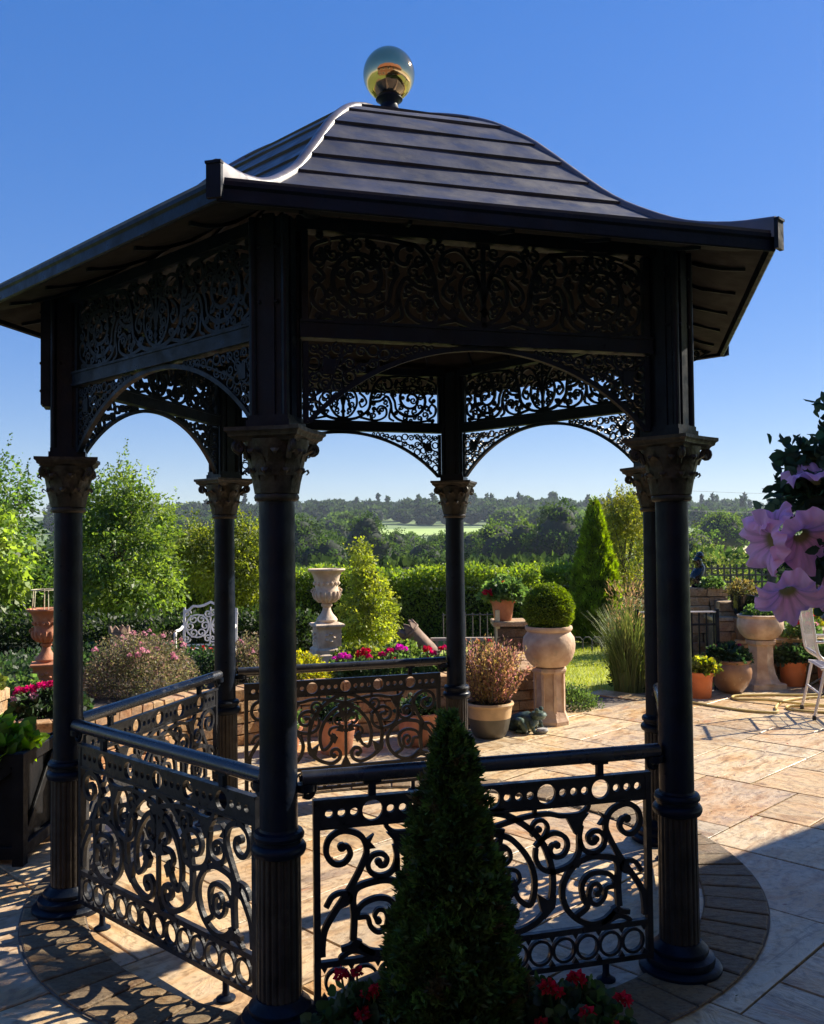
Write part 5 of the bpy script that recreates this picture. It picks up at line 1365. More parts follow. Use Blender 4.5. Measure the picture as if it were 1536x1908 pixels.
# geranium pot on stone pillar at the bed's end
pil = thing('stone_pillar', 'square stone pillar with shade painted into its stone at the end of the raised bed', 'pillar', (1.0, 9.42, 0))
obj('core', MB().box((0, 0, .33), (.31, .31, .66)).mesh('core', MORTAR, False), pil)
for c in range(7):
    for q in range(4):
        a = q * PI / 2 + (0 if c % 2 else 0)
        obj('stone', MB().bevbox((0, 0, 0), (.175 if (q + c) % 2 else .19, .06, .086), .008, 0, .004, rnd).mesh('stone', PILM, False), pil, (.145 * math.sin(a) + (.085 if c % 2 else -.085) * math.cos(a), -.145 * math.cos(a) + (.085 if c % 2 else -.085) * math.sin(a), .048 + c * .094), a)
        obj('stone', MB().bevbox((0, 0, 0), (.155, .06, .086), .008, 0, .004, rnd).mesh('stone', PILM, False), pil, (.145 * math.sin(a) - (.085 if c % 2 else -.085) * math.cos(a), -.145 * math.cos(a) - (.085 if c % 2 else -.085) * math.sin(a), .048 + c * .094), a)
obj('capstone', MB().bevbox((0, 0, .70), (.42, .42, .05), .01, 0, .004, rnd).mesh('capstone', ROCKM, False), pil)
def flowerpot(r0, r1, h, rim=.03):
    return [(r0, 0), (r0 + .004, .006), (r0 + (r1 - r0) * .8, h - rim - .012), (r1 + .006, h - rim - .01), (r1 + .010, h - rim + .004), (r1 + .012, h - .006), (r1 + .004, h), (r1 - .008, h), (r1 - .012, h - .03)]
pot('flower_pot', 'tapered terracotta flower pot on the stone pillar', (.90, 9.36, .726), flowerpot(.085, .125, .22), TERRA)
plant('potted_geranium', 'geranium with one red bloom trailing from the pot on the stone pillar', 'flower', (.92, 9.36, .92), .24, .24, 2200, .045, LG, 93, [(-.185, -.12, .10, 'red', 1.5), (-.02, -.1, .2, 'coral', .6), (.05, 0, .22, 'coral', .6)])
thing('plant_label', 'pale flat stake standing left of the stone pillar', 'stake', (.835, 9.25, .34), .3, None, MB().bevbox((0, 0, .25), (.045, .012, .50), .004).mesh('plant_label', STAKEM, False))
# low wire fence beyond the bed
wf = thing('wire_fence', 'low dark wire fence behind the heather-like plant', 'fence', (.62, 9.9, -.02))
for k in range(9): obj('picket', MB().tube([(0, 0, 0), (0, 0, .78)], .006, 5).mesh('picket', FENCEM), wf, (-.32 + .08 * k, 0, 0))
obj('rail', MB().tube([(-.33, 0, .76), (.33, 0, .76)], .007, 5).mesh('rail', FENCEM), wf)
wf = thing('hoop_edging', 'low grey hoop edging along the far side of the lawn', 'edging', (2.35, 12.6, -.02))
for k in range(6): obj('hoop', MB().tube([(-.06, 0, 0), (-.06, 0, .16), (-.03, 0, .2), (.03, 0, .2), (.06, 0, .16), (.06, 0, 0)], .008, 5).mesh('hoop', FENCEM), wf, (-.36 + .13 * k, 0, 0))

# terracotta pots seen through the back railing
pot('flower_pot', 'terracotta pot on the paving seen through the left part of the back railing', (-.60, 6.75, 0), flowerpot(.11, .155, .26), TERRA)
plant('potted_plant', 'dark trailing plant in the terracotta pot seen through the left part of the back railing', 'plant', (-.60, 6.75, .24), .17, .16, 900, .035, DK, 94, rh(3, .12, .16, ['pink'], 9, .8))
pot('flower_pot', 'rounded terracotta pot on the paving seen through the right part of the back railing', (.02, 6.98, 0), [(.09, 0), (.11, .01), (.15, .08), (.16, .15), (.145, .21), (.15, .225), (.155, .24), (.15, .25), (.135, .25), (.13, .23)], TERRA)
plant('potted_plant', 'dark leafy plant in the rounded terracotta pot behind the back railing', 'plant', (.02, 6.98, .23), .16, .14, 800, .035, DK, 95, ())
pot('flower_pot', 'small terracotta pot beside the wall behind the back railing', (-.98, 6.85, 0), flowerpot(.08, .11, .19), TERRA)
plant('potted_plant', 'pink-flowered plant in the small terracotta pot behind the back railing', 'plant', (-.98, 6.85, .17), .13, .13, 600, .03, LG, 96, rh(4, .1, .13, ['pink'], 10, .8))

# bench
bn = thing('garden_bench', 'white openwork cast-iron garden bench in the shade under the trees', 'bench', (-2.26, 9.75, -.02), .08)
b = MB(); hw = .285
P = [(x, .40 + .44 + .06 * math.cos(x / hw * PI * .5) * 1.4 - .03 * abs(math.sin(x / hw * PI * 1.5))) for x in np.linspace(-hw, hw, 25)]
b.ribbon(P, .026, .02); b.ribbon([(-hw, .45), (hw, .45)], .024, .02); b.ribbon([(-hw, .40), (-hw, .85)], .026, .02); b.ribbon([(hw, .40), (hw, .85)], .026, .02)
for k in range(2):
    cx = (-.142 + .284 * k)
    b.ring(cx, .66, .125, .016, .018, 20)
    for q in range(6):
        a = q * PI / 3
        b.ribbon(spiral(cx + .085 * math.cos(a), .66 + .085 * math.sin(a), .05, a, 1.2, .25, 12), .014, .016)
    for s in (-1, 1):
        b.ribbon(spiral(cx + s * .115, .52, .045, 0, 1.3, .2, 14, s > 0), .014, .016); b.ribbon(spiral(cx + s * .115, .80, .045, 0, 1.3, .2, 14, s < 0), .014, .016)
    b.ribbon([(cx - .142, .45), (cx - .142, .87)], .014, .016)
bk = obj('backrest', b.mesh('backrest', WHITEI, False), bn, (0, .22, 0), rot=(R_(-8), 0, 0))
for k in range(7): obj('seat_slat', MB().bevbox((0, 0, .42), (.57, .05, .018), .004).mesh('seat_slat', WHITEI, False), bn, (0, -.20 + .066 * k, 0))
for s in (-1, 1):
    b = MB(); b.tube(catmull([(0, -.22, 0), (0, -.20, .2), (0, -.22, .41), (0, -.24, .60), (0, -.18, .645), (0, .05, .64), (0, .22, .66)], 5), .016, 8); b.tube(catmull([(0, .22, 0), (0, .17, .2), (0, .20, .42)], 4), .016, 8); b.tube([(0, -.21, .40), (0, .2, .40)], .014, 8)
    obj('end_frame', b.mesh('end_frame', WHITEI), bn, (s * .285, 0, 0))
plant('red_flowers', 'low red flowering plant in front of the white bench', 'flower', (-2.12, 9.05, .36), .16, .14, 700, .03, DK, 97, [(-.1, -.05, .14, 'coral', .9), (0, -.06, .15, 'coral', 1.0), (.08, -.05, .13, 'coral', .9), (-.04, -.08, .1, 'coral', .8)])

# black planter at the left edge
pl_ = thing('square_planter', 'black square timber planter with diagonal braces at the left edge', 'planter', (-2.28, 4.72, 0), .02)
obj('box', MB().box((0, 0, .27), (.60, .46, .50)).mesh('box', PLANTERM, False), pl_)
for sx in (-1, 1):
    for sy in (-1, 1): obj('corner_post', MB().bevbox((sx * .315, sy * .245, .275), (.055, .055, .55), .005).mesh('corner_post', PLANTERM, False), pl_)
for sy in (-1, 1):
    for z in (.06, .51): obj('rail', MB().bevbox((0, sy * .243, z), (.575, .03, .06), .004).mesh('rail', PLANTERM, False), pl_)
    br = MB().bevbox((0, 0, 0), (.66, .018, .045), .004); obj('brace', br.mesh('brace', PLANTERM, False), pl_, (0, sy * .243, .285), rot=(0, -.62 * 1, 0))
for sx in (-1, 1):
    for z in (.06, .51): obj('rail', MB().bevbox((sx * .313, 0, z), (.03, .435, .06), .004).mesh('rail', PLANTERM, False), pl_)
    obj('brace', MB().bevbox((0, 0, 0), (.018, .54, .045), .004).mesh('brace', PLANTERM, False), pl_, (sx * .313, 0, .285), rot=(.75, 0, 0))
obj('soil', MB().box((0, 0, .50), (.58, .44, .02)).mesh('soil', SOIL, False), pl_)
plant('leafy_plant', 'bright lime-green leafy plant in the black square planter', 'plant', (-2.22, 4.66, .50), .26, .14, 420, .085, [(.16, .30, .03), (.22, .36, .04), (.06, .14, .03)], 98, (), .75, rnd_leaf=True)
# stone trough with coral geranium
tr = thing('stone_trough', 'grey stone trough on the wall at the left edge', 'trough', (-2.83, 5.72, .43))
for c in range(3): obj('block', MB().bevbox((0, 0, .038 + .076 * c), (.40 - .01 * (c % 2), .26, .073), .01, 0, .006, rnd).mesh('block', ROCKM, False), tr)
plant('potted_geranium', 'coral-red geranium growing from the stone trough at the left edge', 'flower', (-2.80, 5.72, .65), .16, .14, 700, .045, [(.12, .18, .04), (.17, .22, .05)], 99, [(.0, -.1, .16, 'coral', 1.3), (.07, -.08, .18, 'coral', 1.3), (.13, -.05, .15, 'coral', 1.2), (.04, -.05, .21, 'coral', 1.1), (-.06, -.06, .18, 'coral', 1.2), (.15, -.1, .11, 'coral', 1.0)])

# ornamental grass by the gate
def grass_clump(label, loc, r, h, n, cols, tips, seed):
    rg = np.random.default_rng(seed)
    root = thing('ornamental_grass', label, 'grass', loc)
    V = []; F = []; C = []
    for i in range(n):
        a = rg.random() * 6.283; q = math.sqrt(rg.random()); ln = h * rg.uniform(.45, 1.0)
        bx, by = .16 * q * math.cos(a), .16 * q * math.sin(a)
        lean = r * q * rg.uniform(.5, 1.25); da = a + rg.normal() * .4
        w = .007; px, py = -math.sin(da) * w, math.cos(da) * w
        c = palette(rg, 1, cols, .25)[0]
        o = len(V)
        for t in (0, .4, .75, 1.0):
            x = bx + lean * t ** 1.8 * math.cos(da); y = by + lean * t ** 1.8 * math.sin(da); z = ln * (t - .25 * t ** 3 * q)
            ww = (1 - t) * 1.0 + .1
            V += [(x + px * ww, y + py * ww, z), (x - px * ww, y - py * ww, z)]
            C += [c * (1 if t < .9 else 1.3)] * 2
        for k in range(3): F.append((o + 2 * k, o + 2 * k + 1, o + 2 * k + 3, o + 2 * k + 2))
    me = bpy.data.meshes.new('blades'); me.from_pydata(V, [], F); me.update()
    at = me.attributes.new('Col', 'FLOAT_COLOR', 'POINT')
    cc = np.ones((len(V), 4)); cc[:, :3] = np.clip(np.array(C), 0, 1); at.data.foreach_set('color', cc.reshape(-1).astype(np.float32))
    me.materials.append(GRASSM)
    obj('blades', me, root)
    m = 500; a = rg.random(m) * 6.283; q = np.sqrt(rg.random(m)); zz = rg.uniform(.55, 1.02, m) * h
    P = np.stack([r * .75 * q * np.cos(a), r * .75 * q * np.sin(a), zz], 1)
    obj('seed_heads', leaf_mesh('seed_heads', P, np.stack([np.cos(a) * .5, np.sin(a) * .5, np.ones(m)], 1) + rg.normal(size=(m, 3)) * .3, .05, .010, palette(rg, m, tips, .2), LEAF, rg, .05), root)
grass_clump('tall arching ornamental grass with brown seed heads beside the iron railing', (2.20, 9.35, -.02), .30, 1.10, 1300, [(.11, .16, .04), (.18, .20, .06), (.08, .12, .03)], [(.34, .24, .12), (.22, .16, .08)], 101)
plant('edging_plant', 'dark leafy bush round the foot of the ornamental grass', 'shrub', (2.30, 9.45, -.02), .28, .62, 3600, .04, DK, 104, (), .5)
plant('edging_plant', 'low green bushy plant between the pedestal and the lawn', 'plant', (1.42, 8.45, -.02), .28, .22, 2600, .03, [(.06, .11, .03), (.09, .15, .04)], 102, (), .5)
plant('edging_plant', 'brownish shrub behind the ornamental grass', 'shrub', (3.15, 12.3, -.02), .45, 1.15, 4000, .05, [(.10, .08, .035), (.08, .09, .03), (.14, .10, .05)], 103, (), .5)

# =================================================================== RIGHT SIDE
rl = thing('iron_railing', 'low black iron railing with upright bars beside the ornamental grass', 'railing', (2.68, 9.3, -.012))
obj('top_rail', MB().bevbox((0, 0, .81), (.80, .035, .014), .003).mesh('top_rail', ALUM, False), rl)
for z in (.10, .68): obj('rail', MB().box((0, 0, z), (.79, .012, .022)).mesh('rail', IRON, False), rl)
bar = MB().box((0, 0, .40), (.014, .014, .80)).mesh('bar', IRON, False)
for k in range(11): obj('bar', bar, rl, (-.375 + .075 * k, 0, 0))
for s in (-1, 1): obj('post', MB().bevbox((0, 0, .42), (.035, .035, .84), .004).mesh('post', IRON, False), rl, (s * .41, 0, 0))

# stepped stone wall
sw = thing('stepped_stone_wall', 'stepped warm stone garden wall with pale coping slabs behind the terracotta pots', 'wall', (0, 0, 0))
def block_pier(x0, x1, y, zt, z0=0.0, depth=.30, cop=True):
    n = max(1, round((zt - z0) / .105)); st = (zt - z0) / n
    obj('core', MB().box(((x0 + x1) / 2, y + .05, (zt + z0) / 2), (x1 - x0 - .04, depth - .05, zt - z0 - .01)).mesh('core', MORTAR, False), sw)
    for c in range(n):
        x = x0
        while x < x1 - .02:
            w = min(rnd.uniform(.13, .26), x1 - x)
            if x1 - (x + w) < .07: w = x1 - x
            h = st - .008
            obj('stone', MB().bevbox((0, 0, 0), (w - .010, .12, h), .010, 0, .006, rnd).mesh('stone', ROCKM, False), sw, (x + w / 2, y - depth / 2 + .05 + rnd.uniform(-.012, .008), z0 + st * (c + .5)), rnd.uniform(-.03, .03))
            x += w
    if cop: obj('coping_slab', MB().bevbox((0, 0, 0), (x1 - x0 + .05, depth + .04, .04), .008, 0, .005, rnd).mesh('coping_slab', SLABM, False), sw, ((x0 + x1) / 2, y, zt + .022))
block_pier(3.05, 3.48, 10.25, 1.00, -.01, .32, False)
block_pier(3.30, 3.52, 10.0, .86, -.01, .3, False)
block_pier(3.22, 3.60, 9.9, .66, -.01, .3)
block_pier(3.44, 4.75, 9.85, .42, -.01, .3)
block_pier(3.95, 4.75, 10.05, .50, -.01, .3)
# glossy ornament, dark bowl, trellis
orn = thing('garden_ornament', 'tall dark glossy garden ornament standing on the stone wall beside the near right column', 'ornament', (3.20, 10.25, 1.0), .4)
obj('plinth', MB().lathe([(.09, 0), (.09, .03), (.05, .05), (.04, .07)], 20).mesh('plinth', BLACKG), orn, (0, 0, -.20))
b = MB().tube(catmull([(0, 0, -.14), (.02, 0, -.02), (-.02, 0, .10), (.03, 0, .20), (.0, 0, .29), (.03, 0, .34)], 6), list(np.interp(np.linspace(0, 1, 31), [0, .2, .45, .7, .85, 1], [.045, .085, .075, .045, .05, .02])), 14)
obj('body', b.mesh('body', BLACKG), orn)
obj('head', MB().lathe([(.001, -.05), (.035, -.03), (.045, 0), (.03, .035), (.001, .05)], 14).mesh('head', BLACKG), orn, (.03, 0, .35))
dp = pot('black_bowl', 'shiny black glazed bowl tilted on a brown pot behind the pedestal bowl', (3.52, 9.75, .70), [(.07, 0), (.09, .01), (.13, .08), (.155, .17), (.165, .225), (.17, .24), (.16, .245), (.15, .23)], BLACKG)
dp.rotation_euler = (0, R_(10), 0)
pot('flower_pot', 'dark brown pot under the shiny black bowl', (3.53, 9.75, .465), flowerpot(.085, .115, .235), GLAZEB)
plant('potted_plant', 'dry golden plant growing in the shiny black bowl', 'plant', (3.52, 9.75, .93), .16, .16, 600, .05, [(.22, .17, .05), (.12, .12, .04)], 111, (), .3)
tl = thing('trellis_fence', 'dark grey slatted trellis fence panel behind the stepped stone wall', 'fence', (4.05, 12.0, -.02))
vs_ = MB().box((0, 0, 0), (.022, .012, 1.18)).mesh('slat', FENCEM, False); hs_ = MB().box((0, 0, 0), (1.3, .012, .022)).mesh('slat', FENCEM, False)
for k in range(16): obj('slat', vs_, tl, (-.62 + .083 * k, 0, .62))
for k in range(13): obj('slat', hs_, tl, (0, -.013, .08 + .09 * k))
for s in (-1, 1): obj('post', MB().bevbox((0, 0, .62), (.06, .06, 1.26), .004).mesh('post', FENCEM, False), tl, (s * .68, 0, 0))
plant('garden_shrub', 'light green shrub behind the trellis fence', 'shrub', (4.2, 12.8, -.02), .75, 1.42, 6000, .055, [(.10, .14, .035), (.15, .18, .05), (.07, .10, .03)], 112, (), .5)
plant('garden_shrub', 'dark green shrub right of the trellis fence behind the petunias', 'shrub', (5.35, 11.8, -.02), .85, 1.25, 6000, .06, DK, 113, (), .5)
plant('garden_shrub', 'mid-green shrub rising behind the stepped wall', 'shrub', (4.35, 10.6, -.02), .40, .95, 3000, .05, [(.06, .10, .025), (.10, .14, .03)], 114, (), .4)
plant('garden_shrub', 'yellow-green spiky shrub behind the red geraniums on the wall', 'shrub', (4.55, 10.4, .3), .28, .62, 1800, .07, YG, 115, (), .25)
plant('garden_shrub', 'dark clipped shrub behind the aluminium chair', 'shrub', (4.75, 9.55, -.02), .42, .75, 4000, .04, DK, 116, (), .5)
plant('wall_geranium', 'red geraniums on the stepped wall right of the pedestal bowl', 'flower', (4.15, 9.75, .48), .20, .20, 900, .04, LG, 117, [(-.02, -.1, .22, 'red', 1.4), (.05, -.08, .24, 'red', 1.3), (-.1, -.1, .17, 'coral', 1.2), (.02, -.12, .15, 'red', 1.1), (.12, -.08, .14, 'pink', 1.0)])
plant('wall_plant', 'small green plant on top of the stone wall under the dark ornament', 'plant', (3.32, 10.15, .98), .14, .14, 500, .035, LG, 118)
# pots on the paving
pot('flower_pot', 'bright orange terracotta pot closest to the near right column', (2.775, 8.88, 0), flowerpot(.098, .122, .255, .035), ORANGE)
plant('potted_plant', 'yellow-green plant in the bright orange pot closest to the near right column', 'plant', (2.80, 8.88, .235), .15, .14, 700, .055, [(.22, .25, .03), (.30, .30, .05), (.08, .14, .03)], 119)
pot('bowl_pot', 'round brown glazed bowl pot between the orange pot and the pedestal', (3.17, 9.15, 0), [(.085, 0), (.11, .01), (.16, .07), (.195, .15), (.202, .21), (.195, .26), (.180, .295), (.186, .305), (.20, .315), (.20, .33), (.185, .333), (.17, .31)], GLAZEB)
plant('potted_plant', 'dark leafy plant in the round brown bowl pot', 'plant', (3.15, 9.15, .31), .22, .17, 1100, .045, DK, 120, rh(2, .16, .2, ['crimson'], 12, .6))
pd = thing('stone_pedestal', 'pale stone pedestal flaring to a wide base under the pale bowl', 'pedestal', (3.575, 9.42, 0), .15)
b = MB(); b.bevbox((0, 0, .03), (.36, .36, .06), .01); obj('base', b.mesh('base', PALETERRA, False), pd)
obj('shaft', MB().lathe([(.20, .06), (.17, .10), (.145, .16), (.128, .24), (.124, .42), (.128, .44), (.15, .455), (.155, .48), (.15, .495)], 8).mesh('shaft', PALETERRA, False), pd)
bowl2 = pot('bowl_planter', 'wide pale stone bowl on the stone pedestal below the petunias', (3.575, 9.42, .495), [(.11, 0), (.15, .012), (.20, .06), (.23, .13), (.228, .19), (.215, .225), (.225, .24), (.23, .255), (.215, .262), (.195, .25)], PALETERRA)
plant('bowl_plant', 'small grey-green plant in the wide pale stone bowl', 'plant', (3.575, 9.42, .735), .18, .12, 700, .035, LG, 121)
pot('flower_pot', 'orange terracotta pot right of the stone pedestal', (3.95, 9.53, 0), flowerpot(.115, .135, .255, .03), ORANGE)
plant('potted_plant', 'dark plant in the orange pot right of the stone pedestal', 'plant', (3.93, 9.53, .235), .20, .18, 900, .05, DK, 122)
pot('flower_pot', 'dull terracotta pot half hidden behind the aluminium chair', (4.28, 9.35, 0), flowerpot(.12, .15, .30, .035), TERRA)
plant('potted_plant', 'green plant in the dull terracotta pot behind the aluminium chair', 'plant', (4.28, 9.35, .28), .2, .2, 900, .05, LG, 123)
# hose
Hp = catmull([(2.55, 8.62, .012), (2.75, 8.33, .012), (2.98, 8.10, .012), (3.18, 8.05, .012), (3.27, 8.28, .012), (3.45, 8.55, .014), (3.75, 8.72, .014), (4.1, 8.75, .014), (4.4, 8.6, .014), (4.3, 8.35, .014), (3.9, 8.30, .014), (3.50, 8.36, .03), (3.28, 8.53, .032), (3.06, 8.68, .014), (3.10, 8.86, .014), (3.40, 8.90, .014), (3.8, 8.88, .014), (4.3, 8.95, .014)], 8)
thing('garden_hose', 'yellow garden hose looped loosely across the paving', 'hose', (0, 0, 0), me=MB().tube(Hp, .0115, 8).mesh('garden_hose', HOSEM))
Hp = catmull([(4.6, 8.0, .012), (4.1, 7.98, .012), (3.6, 8.02, .012), (3.36, 8.17, .012), (3.42, 8.32, .012), (3.7, 8.22, .03), (4.2, 8.2, .014), (4.7, 8.3, .014)], 8)
thing('garden_hose', 'second yellow hose loop on the paving under the chair', 'hose', (0, 0, 0), me=MB().tube(Hp, .0115, 8).mesh('garden_hose', HOSEM))

# folding garden chair in pale aluminium, cut by the right edge
ch = thing('garden_chair', 'pale aluminium garden chair with open wire seat and back at the right edge', 'chair', (3.70, 7.95, 0), R_(-12))
# local: x across (seen from the side it points into depth), chair faces +x
for s in (-1, 1):
    y = s * .25
    b = MB()
    b.tube(catmull([(-.18, y, .985), (-.255, y, .965), (-.27, y, .93), (-.245, y, .72), (-.215, y, .55), (-.12, y, .475), (-.10, y, .44)], 6), .013, 8)
    obj('back_post', b.mesh('back_post', ALUM), ch)
    obj('leg', MB().tube([(-.17, y, .44), (-.215, y, .22), (-.262, y, .02)], .0125, 8).mesh('leg', ALUM), ch)
    obj('leg', MB().tube([(.20, y, .42), (.235, y, .21), (.26, y, .02)], .0125, 8).mesh('leg', ALUM), ch)
    for x in (-.263, .262): obj('rubber_foot', MB().lathe([(.016, 0), (.018, .012), (.015, .035)], 10).mesh('rubber_foot', RUBBER), ch, (x, y, 0))
    obj('seat_rail', MB().tube([(-.20, y, .435), (-.05, y, .425), (.24, y, .445)], .014, 8).mesh('seat_rail', ALUM), ch)
    obj('brace', MB().tube([(-.22, y, .20), (.10, y, .40)], .008, 6).mesh('brace', RUBBER), ch)
    obj('armrest', MB().tube(catmull([(-.24, y * 1.06, .66), (-.05, y * 1.1, .665), (.15, y * 1.1, .655), (.20, y * 1.06, .60), (.19, y, .44)], 5), .012, 8).mesh('armrest', ALUM), ch)
obj('top_rail', MB().tube([(-.18, -.25, .985), (-.18, .25, .985)], .013, 8).mesh('top_rail', ALUM), ch)
obj('cross_bar', MB().tube([(.24, -.25, .445), (.24, .25, .445)], .012, 8).mesh('cross_bar', ALUM), ch)
obj('cross_bar', MB().tube([(-.215, -.25, .22), (-.215, .25, .22)], .010, 8).mesh('cross_bar', ALUM), ch)
wires = MB()
for k in range(15): wires.tube([(-.20, -.22 + .0315 * k, .436), (.02, -.22 + .0315 * k, .432), (.235, -.22 + .0315 * k, .447)], .0035, 5)
for k in range(5): wires.tube([(-.16 + .09 * k, -.245, .438), (-.16 + .09 * k, .245, .438)], .0035, 5)
st_ = obj('seat_wires', wires.mesh('seat_wires', ALUM), ch); st_['kind'] = 'stuff'
wires = MB()
for k in range(9): wires.tube([(-.262, -.2 + .05 * k, .95), (-.243, -.2 + .05 * k, .72), (-.215, -.2 + .05 * k, .56)], .004, 5)
bw_ = obj('back_wires', wires.mesh('back_wires', ALUM), ch); bw_['kind'] = 'stuff'
obj('cross_bar', MB().tube([(-.215, -.25, .555), (-.215, .25, .555)], .010, 8).mesh('cross_bar', ALUM), ch)

# =================================================================== FOREGROUND
# clipped conical yew in a pot with red geraniums
yp = pot('large_pot', 'large dark pot of the conical evergreen in front of the railing', (.075, 2.30, 0), [(.20, 0), (.23, .02), (.29, .16), (.31, .28), (.315, .33), (.335, .34), (.34, .37), (.32, .375), (.30, .36)], GLAZEG)
def cypress(label, loc, H, R, n, seed):
    rg = np.random.default_rng(seed)
    t = 1 - np.sqrt(rg.random(n)); a = rg.random(n) * 2 * PI
    prof = R * (1 - t) ** .72 * (1 - .18 * np.exp(-t * 12))
    prof = np.maximum(prof, .012)
    lump = 1 + .10 * np.sin(a * 3 + t * 9 + 1) * np.sin(t * 13 + a) + .06 * np.sin(a * 7 - t * 27) + .05 * np.sin(t * 61 + a * 2)
    r = prof * lump * (.74 + .28 * rg.random(n))
    ns_ = 150                                     # loose sprigs that stand out of the clipped face
    sa, st_ = rg.random(ns_) * 6.283, rg.random(ns_) ** 1.2
    k = rg.integers(0, ns_, n // 7)
    t[:n // 7] = np.clip(st_[k] + rg.normal(size=n // 7) * .012, 0, .995); a[:n // 7] = sa[k] + rg.normal(size=n // 7) * .07
    r[:n // 7] = np.maximum(R * (1 - t[:n // 7]) ** .72, .012) * (.9 + .30 * rg.random(n // 7) * (.4 + st_[k])) + .008 * rg.random(n // 7)
    P = np.stack([r * np.cos(a), r * np.sin(a), t * H], 1)
    D = np.stack([np.cos(a) * .8, np.sin(a) * .8, np.full(n, .75)], 1) + rg.normal(size=(n, 3)) * .42
    cl = palette(rg, 900, [(.050, .098, .022), (.085, .135, .030), (.034, .070, .018), (.060, .11, .024)], .32)
    cl[rg.integers(0, 900, 30)] = (.10, .075, .03)
    ci = ((a / (2 * PI) * 22).astype(int) * 40 + (t * 40).astype(int)) % 900
    C = np.clip(cl[ci] * (1 + rg.normal(size=(n, 1)) * .22), .003, 1)
    # each spray: three narrow leaflets fanned from one point
    P3 = np.repeat(P, 3, 0); D3 = np.repeat(D, 3, 0) + rg.normal(size=(3 * n, 3)) * .38; C3 = np.repeat(C, 3, 0)
    L = rg.uniform(.009, .028, 3 * n)
    root = thing('conical_evergreen', label, 'topiary', loc)
    me = leaf_mesh('foliage', P3, D3, L, L * .32, C3, LEAFD, rg, .05)
    obj('foliage', me, root)
    prof = [(max(.006, R * .80 * (1 - q) ** .72 * (1 - .18 * math.exp(-q * 12))), q * H) for q in np.linspace(0, .985, 22)]
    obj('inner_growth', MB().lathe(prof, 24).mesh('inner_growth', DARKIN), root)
    obj('trunk', MB().tube([(0, 0, -.06), (0, 0, .1)], .02, 8).mesh('trunk', BARK), root)
cypress('tall dark green clipped conical evergreen in front of the gazebo railing', (.085, 2.30, .375), .765, .180, 34000, 131)
DG2 = [(.03, .06, .02), (.042, .08, .024), (.022, .048, .016)]
plant('potted_geranium', 'dark red geraniums at the right foot of the conical evergreen', 'flower', (.37, 2.28, .30), .17, .16, 800, .034, DG2, 132,
      [(-.055, -.03, .185, 'red', .66), (-.030, -.02, .165, 'red', .5), (.025, .02, .178, 'red', .68), (.135, .0, .135, 'red', .64), (.03, -.08, .145, 'red', .6), (-.08, -.08, .12, 'red', .55), (.10, -.06, .10, 'red', .5)], .95, rnd_leaf=True, group='geraniums round the conical evergreen')
plant('potted_geranium', 'dark red geraniums at the left foot of the conical evergreen', 'flower', (-.14, 2.30, .31), .13, .14, 600, .032, DG2, 133,
      [(-.06, .03, .17, 'red', .6), (.015, -.01, .14, 'red', .66), (-.02, .03, .175, 'red', .5), (.0, -.05, .11, 'red', .6), (.03, -.03, .16, 'red', .45)], .95, rnd_leaf=True, group='geraniums round the conical evergreen')

# petunia basket hanging close to the camera at the right
PETM = leafmat('petunia_petal', .30, gloss=.02)
def petunia(seed, r=.05, depth=.035, tube=.03):
    rg = np.random.default_rng(seed)
    na, nr = 60, 9
    V = []; F = []; C = []
    for j in range(nr):
        t = j / (nr - 1)
        for i in range(na):
            a = 2 * PI * i / na
            lobe = 1 + .10 * math.cos(5 * a) * t * t + .04 * math.sin(11 * a + seed) * t ** 3
            rr = (.006 + (r - .006) * t ** 1.1) * lobe
            z = -tube * (1 - t) ** 2.4 + .012 * t ** 2 * math.sin(5 * a + seed) * .6 + .006 * t ** 3 * math.sin(13 * a + 2 * seed) - .018 * max(0, t - .7) * (1.5 + math.sin(3 * a + seed))
            V.append((rr * math.cos(a), rr * math.sin(a), z))
            vein = .5 + .5 * math.cos(10 * a)
            base = np.array([.80, .42, .68]) * (1 - .42 * vein ** 3 * (1 - t * .6)) * (1 - .10 * math.sin(23 * a + 9 * t)) + np.array([.12, .10, .08]) * t
            if t < .18: base = np.array([.30, .26, .12])
            C.append(base * rg.uniform(.95, 1.05))
    for j in range(nr - 1):
        for i in range(na):
            k = (i + 1) % na
            F.append((j * na + i, j * na + k, (j + 1) * na + k, (j + 1) * na + i))
    me = bpy.data.meshes.new('petunia_flower'); me.from_pydata(V, [], F); me.update()
    at = me.attributes.new('Col', 'FLOAT_COLOR', 'POINT'); cc = np.ones((len(V), 4)); cc[:, :3] = np.array(C); at.data.foreach_set('color', cc.reshape(-1).astype(np.float32))
    me.polygons.foreach_set('use_smooth', [True] * len(F)); me.materials.append(PETM)
    return me
PT = [petunia(s) for s in (1, 2, 3)]
bk = thing('hanging_basket', 'dark woven hanging basket at the right edge close to the camera', 'basket', (.80, 1.34, 1.30))
obj('bowl', MB().lathe([(.001, 0), (.09, .012), (.14, .05), (.17, .11), (.18, .16), (.172, .16), (.16, .11)], 28, cap=False).mesh('bowl', BARK), bk)
obj('rim', MB().tube([(.18 * math.cos(2 * PI * k / 28), .18 * math.sin(2 * PI * k / 28), .16) for k in range(28)], .006, 6, closed=True).mesh('rim', IRON), bk)
for k in range(3):
    a = 2 * PI * k / 3 + .3
    obj('chain', MB().tube([(.18 * math.cos(a), .18 * math.sin(a), .16), (0, 0, .98)], .003, 5).mesh('chain', IRON), bk)
hk = thing('crook_pole', 'black crook pole holding the petunia basket outside the right edge', 'pole', (1.06, 1.34, 0))
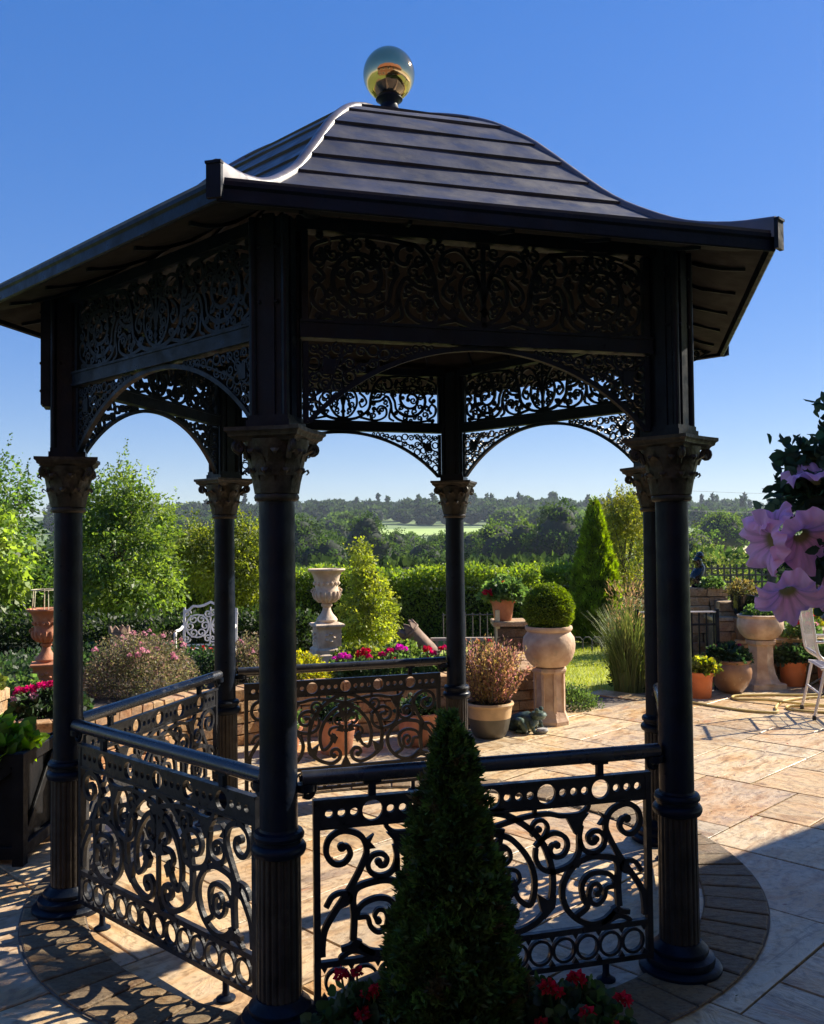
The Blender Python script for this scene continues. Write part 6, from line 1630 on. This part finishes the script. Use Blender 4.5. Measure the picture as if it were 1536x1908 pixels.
obj('stem', MB().tube(catmull([(0, 0, 0), (0, 0, 1.2), (0, 0, 2.25), (-.06, 0, 2.42), (-.16, 0, 2.46), (-.25, 0, 2.40), (-.26, 0, 2.28)], 6), .011, 8).mesh('stem', IRON), hk)
obj('foot', MB().lathe([(.12, 0), (.12, .012), (.02, .03)], 20).mesh('foot', IRON), hk)
rg = np.random.default_rng(141)
pt = thing('petunia_plant', 'dark-leaved trailing petunias with large pale purple trumpet flowers at the right edge', 'flower', (.72, 1.34, 1.58))
lobes = [(-.01, 0, .02, .17, .13, .13), (-.09, 0, .09, .085, .07, .06), (-.02, 0, .14, .12, .1, .08), (.03, 0, .22, .08, .07, .07), (.05, .05, -.06, .12, .1, .08)]
P, D, idx, cen, out = crown_points(rg, lobes, 430, 16, .014, .35)
C = clump_cols(rg, idx, 430, [(.030, .060, .034), (.045, .085, .040), (.02, .045, .026)], .3)
Ls = rg.uniform(.012, .028, len(P)); obj('foliage', round_leaf_mesh('foliage', P, D, Ls, Ls * .62, C, LEAF, rg, .10), pt)
b = MB()
for c in cen: b.tube(catmull([(0.03, 0, -.15), tuple(c * .5 + np.array([0.02, 0, .02])), tuple(c)], 4), .0028, 5)
obj('stem', b.mesh('stem', bpy.data.materials['green_stem']), pt)
def pflower(k, loc, d, s):
    q = Vector(d).to_track_quat('Z', 'Y')
    o = obj('petunia_flower', PT[k], pt, Vector(loc) - Vector((.72, 1.34, 1.58)), scale=(s, s, s)); o.rotation_mode = 'QUATERNION'; o.rotation_quaternion = q
pflower(0, (.496, 1.30, 1.575), (-.92, -.22, -.20), .95)
pflower(1, (.552, 1.27, 1.575), (.10, -.80, -.52), 1.0)
pflower(2, (.512, 1.24, 1.497), (-.12, -.62, -.66), .92)
pflower(0, (.512, 1.30, 1.615), (-.45, -.25, .85), .62)
pflower(1, (.575, 1.30, 1.684), (-.30, -.15, .95), .85)
pflower(2, (.622, 1.28, 1.545), (.2, -.9, .1), .8)
pflower(0, (.632, 1.32, 1.765), (-.4, -.3, .85), .55)
pflower(1, (.655, 1.32, 1.785), (.2, -.5, .85), .55)
pflower(2, (.640, 1.34, 1.745), (-.5, -.6, .4), .5)
pflower(0, (.622, 1.32, 1.50), (-.2, -.9, -.2), .7)

# ------------------------------------------------------------------ air
hz = bpy.data.materials.new('haze_air'); hz.use_nodes = True
_n = hz.node_tree.nodes; _n.remove(_n['Principled BSDF'])
pv = _n.new('ShaderNodeVolumePrincipled')
pv.inputs['Color'].default_value = (0.72, 0.84, 1.0, 1); pv.inputs['Density'].default_value = 0.00016; pv.inputs['Anisotropy'].default_value = 0.2
hz.node_tree.links.new(pv.outputs[0], _n['Material Output'].inputs['Volume'])
hb = struct('haze', MB().box((0, 575, 30), (1900, 1190, 84)).mesh('haze', hz, False), None, None, (0, 0, 0), 'stuff')
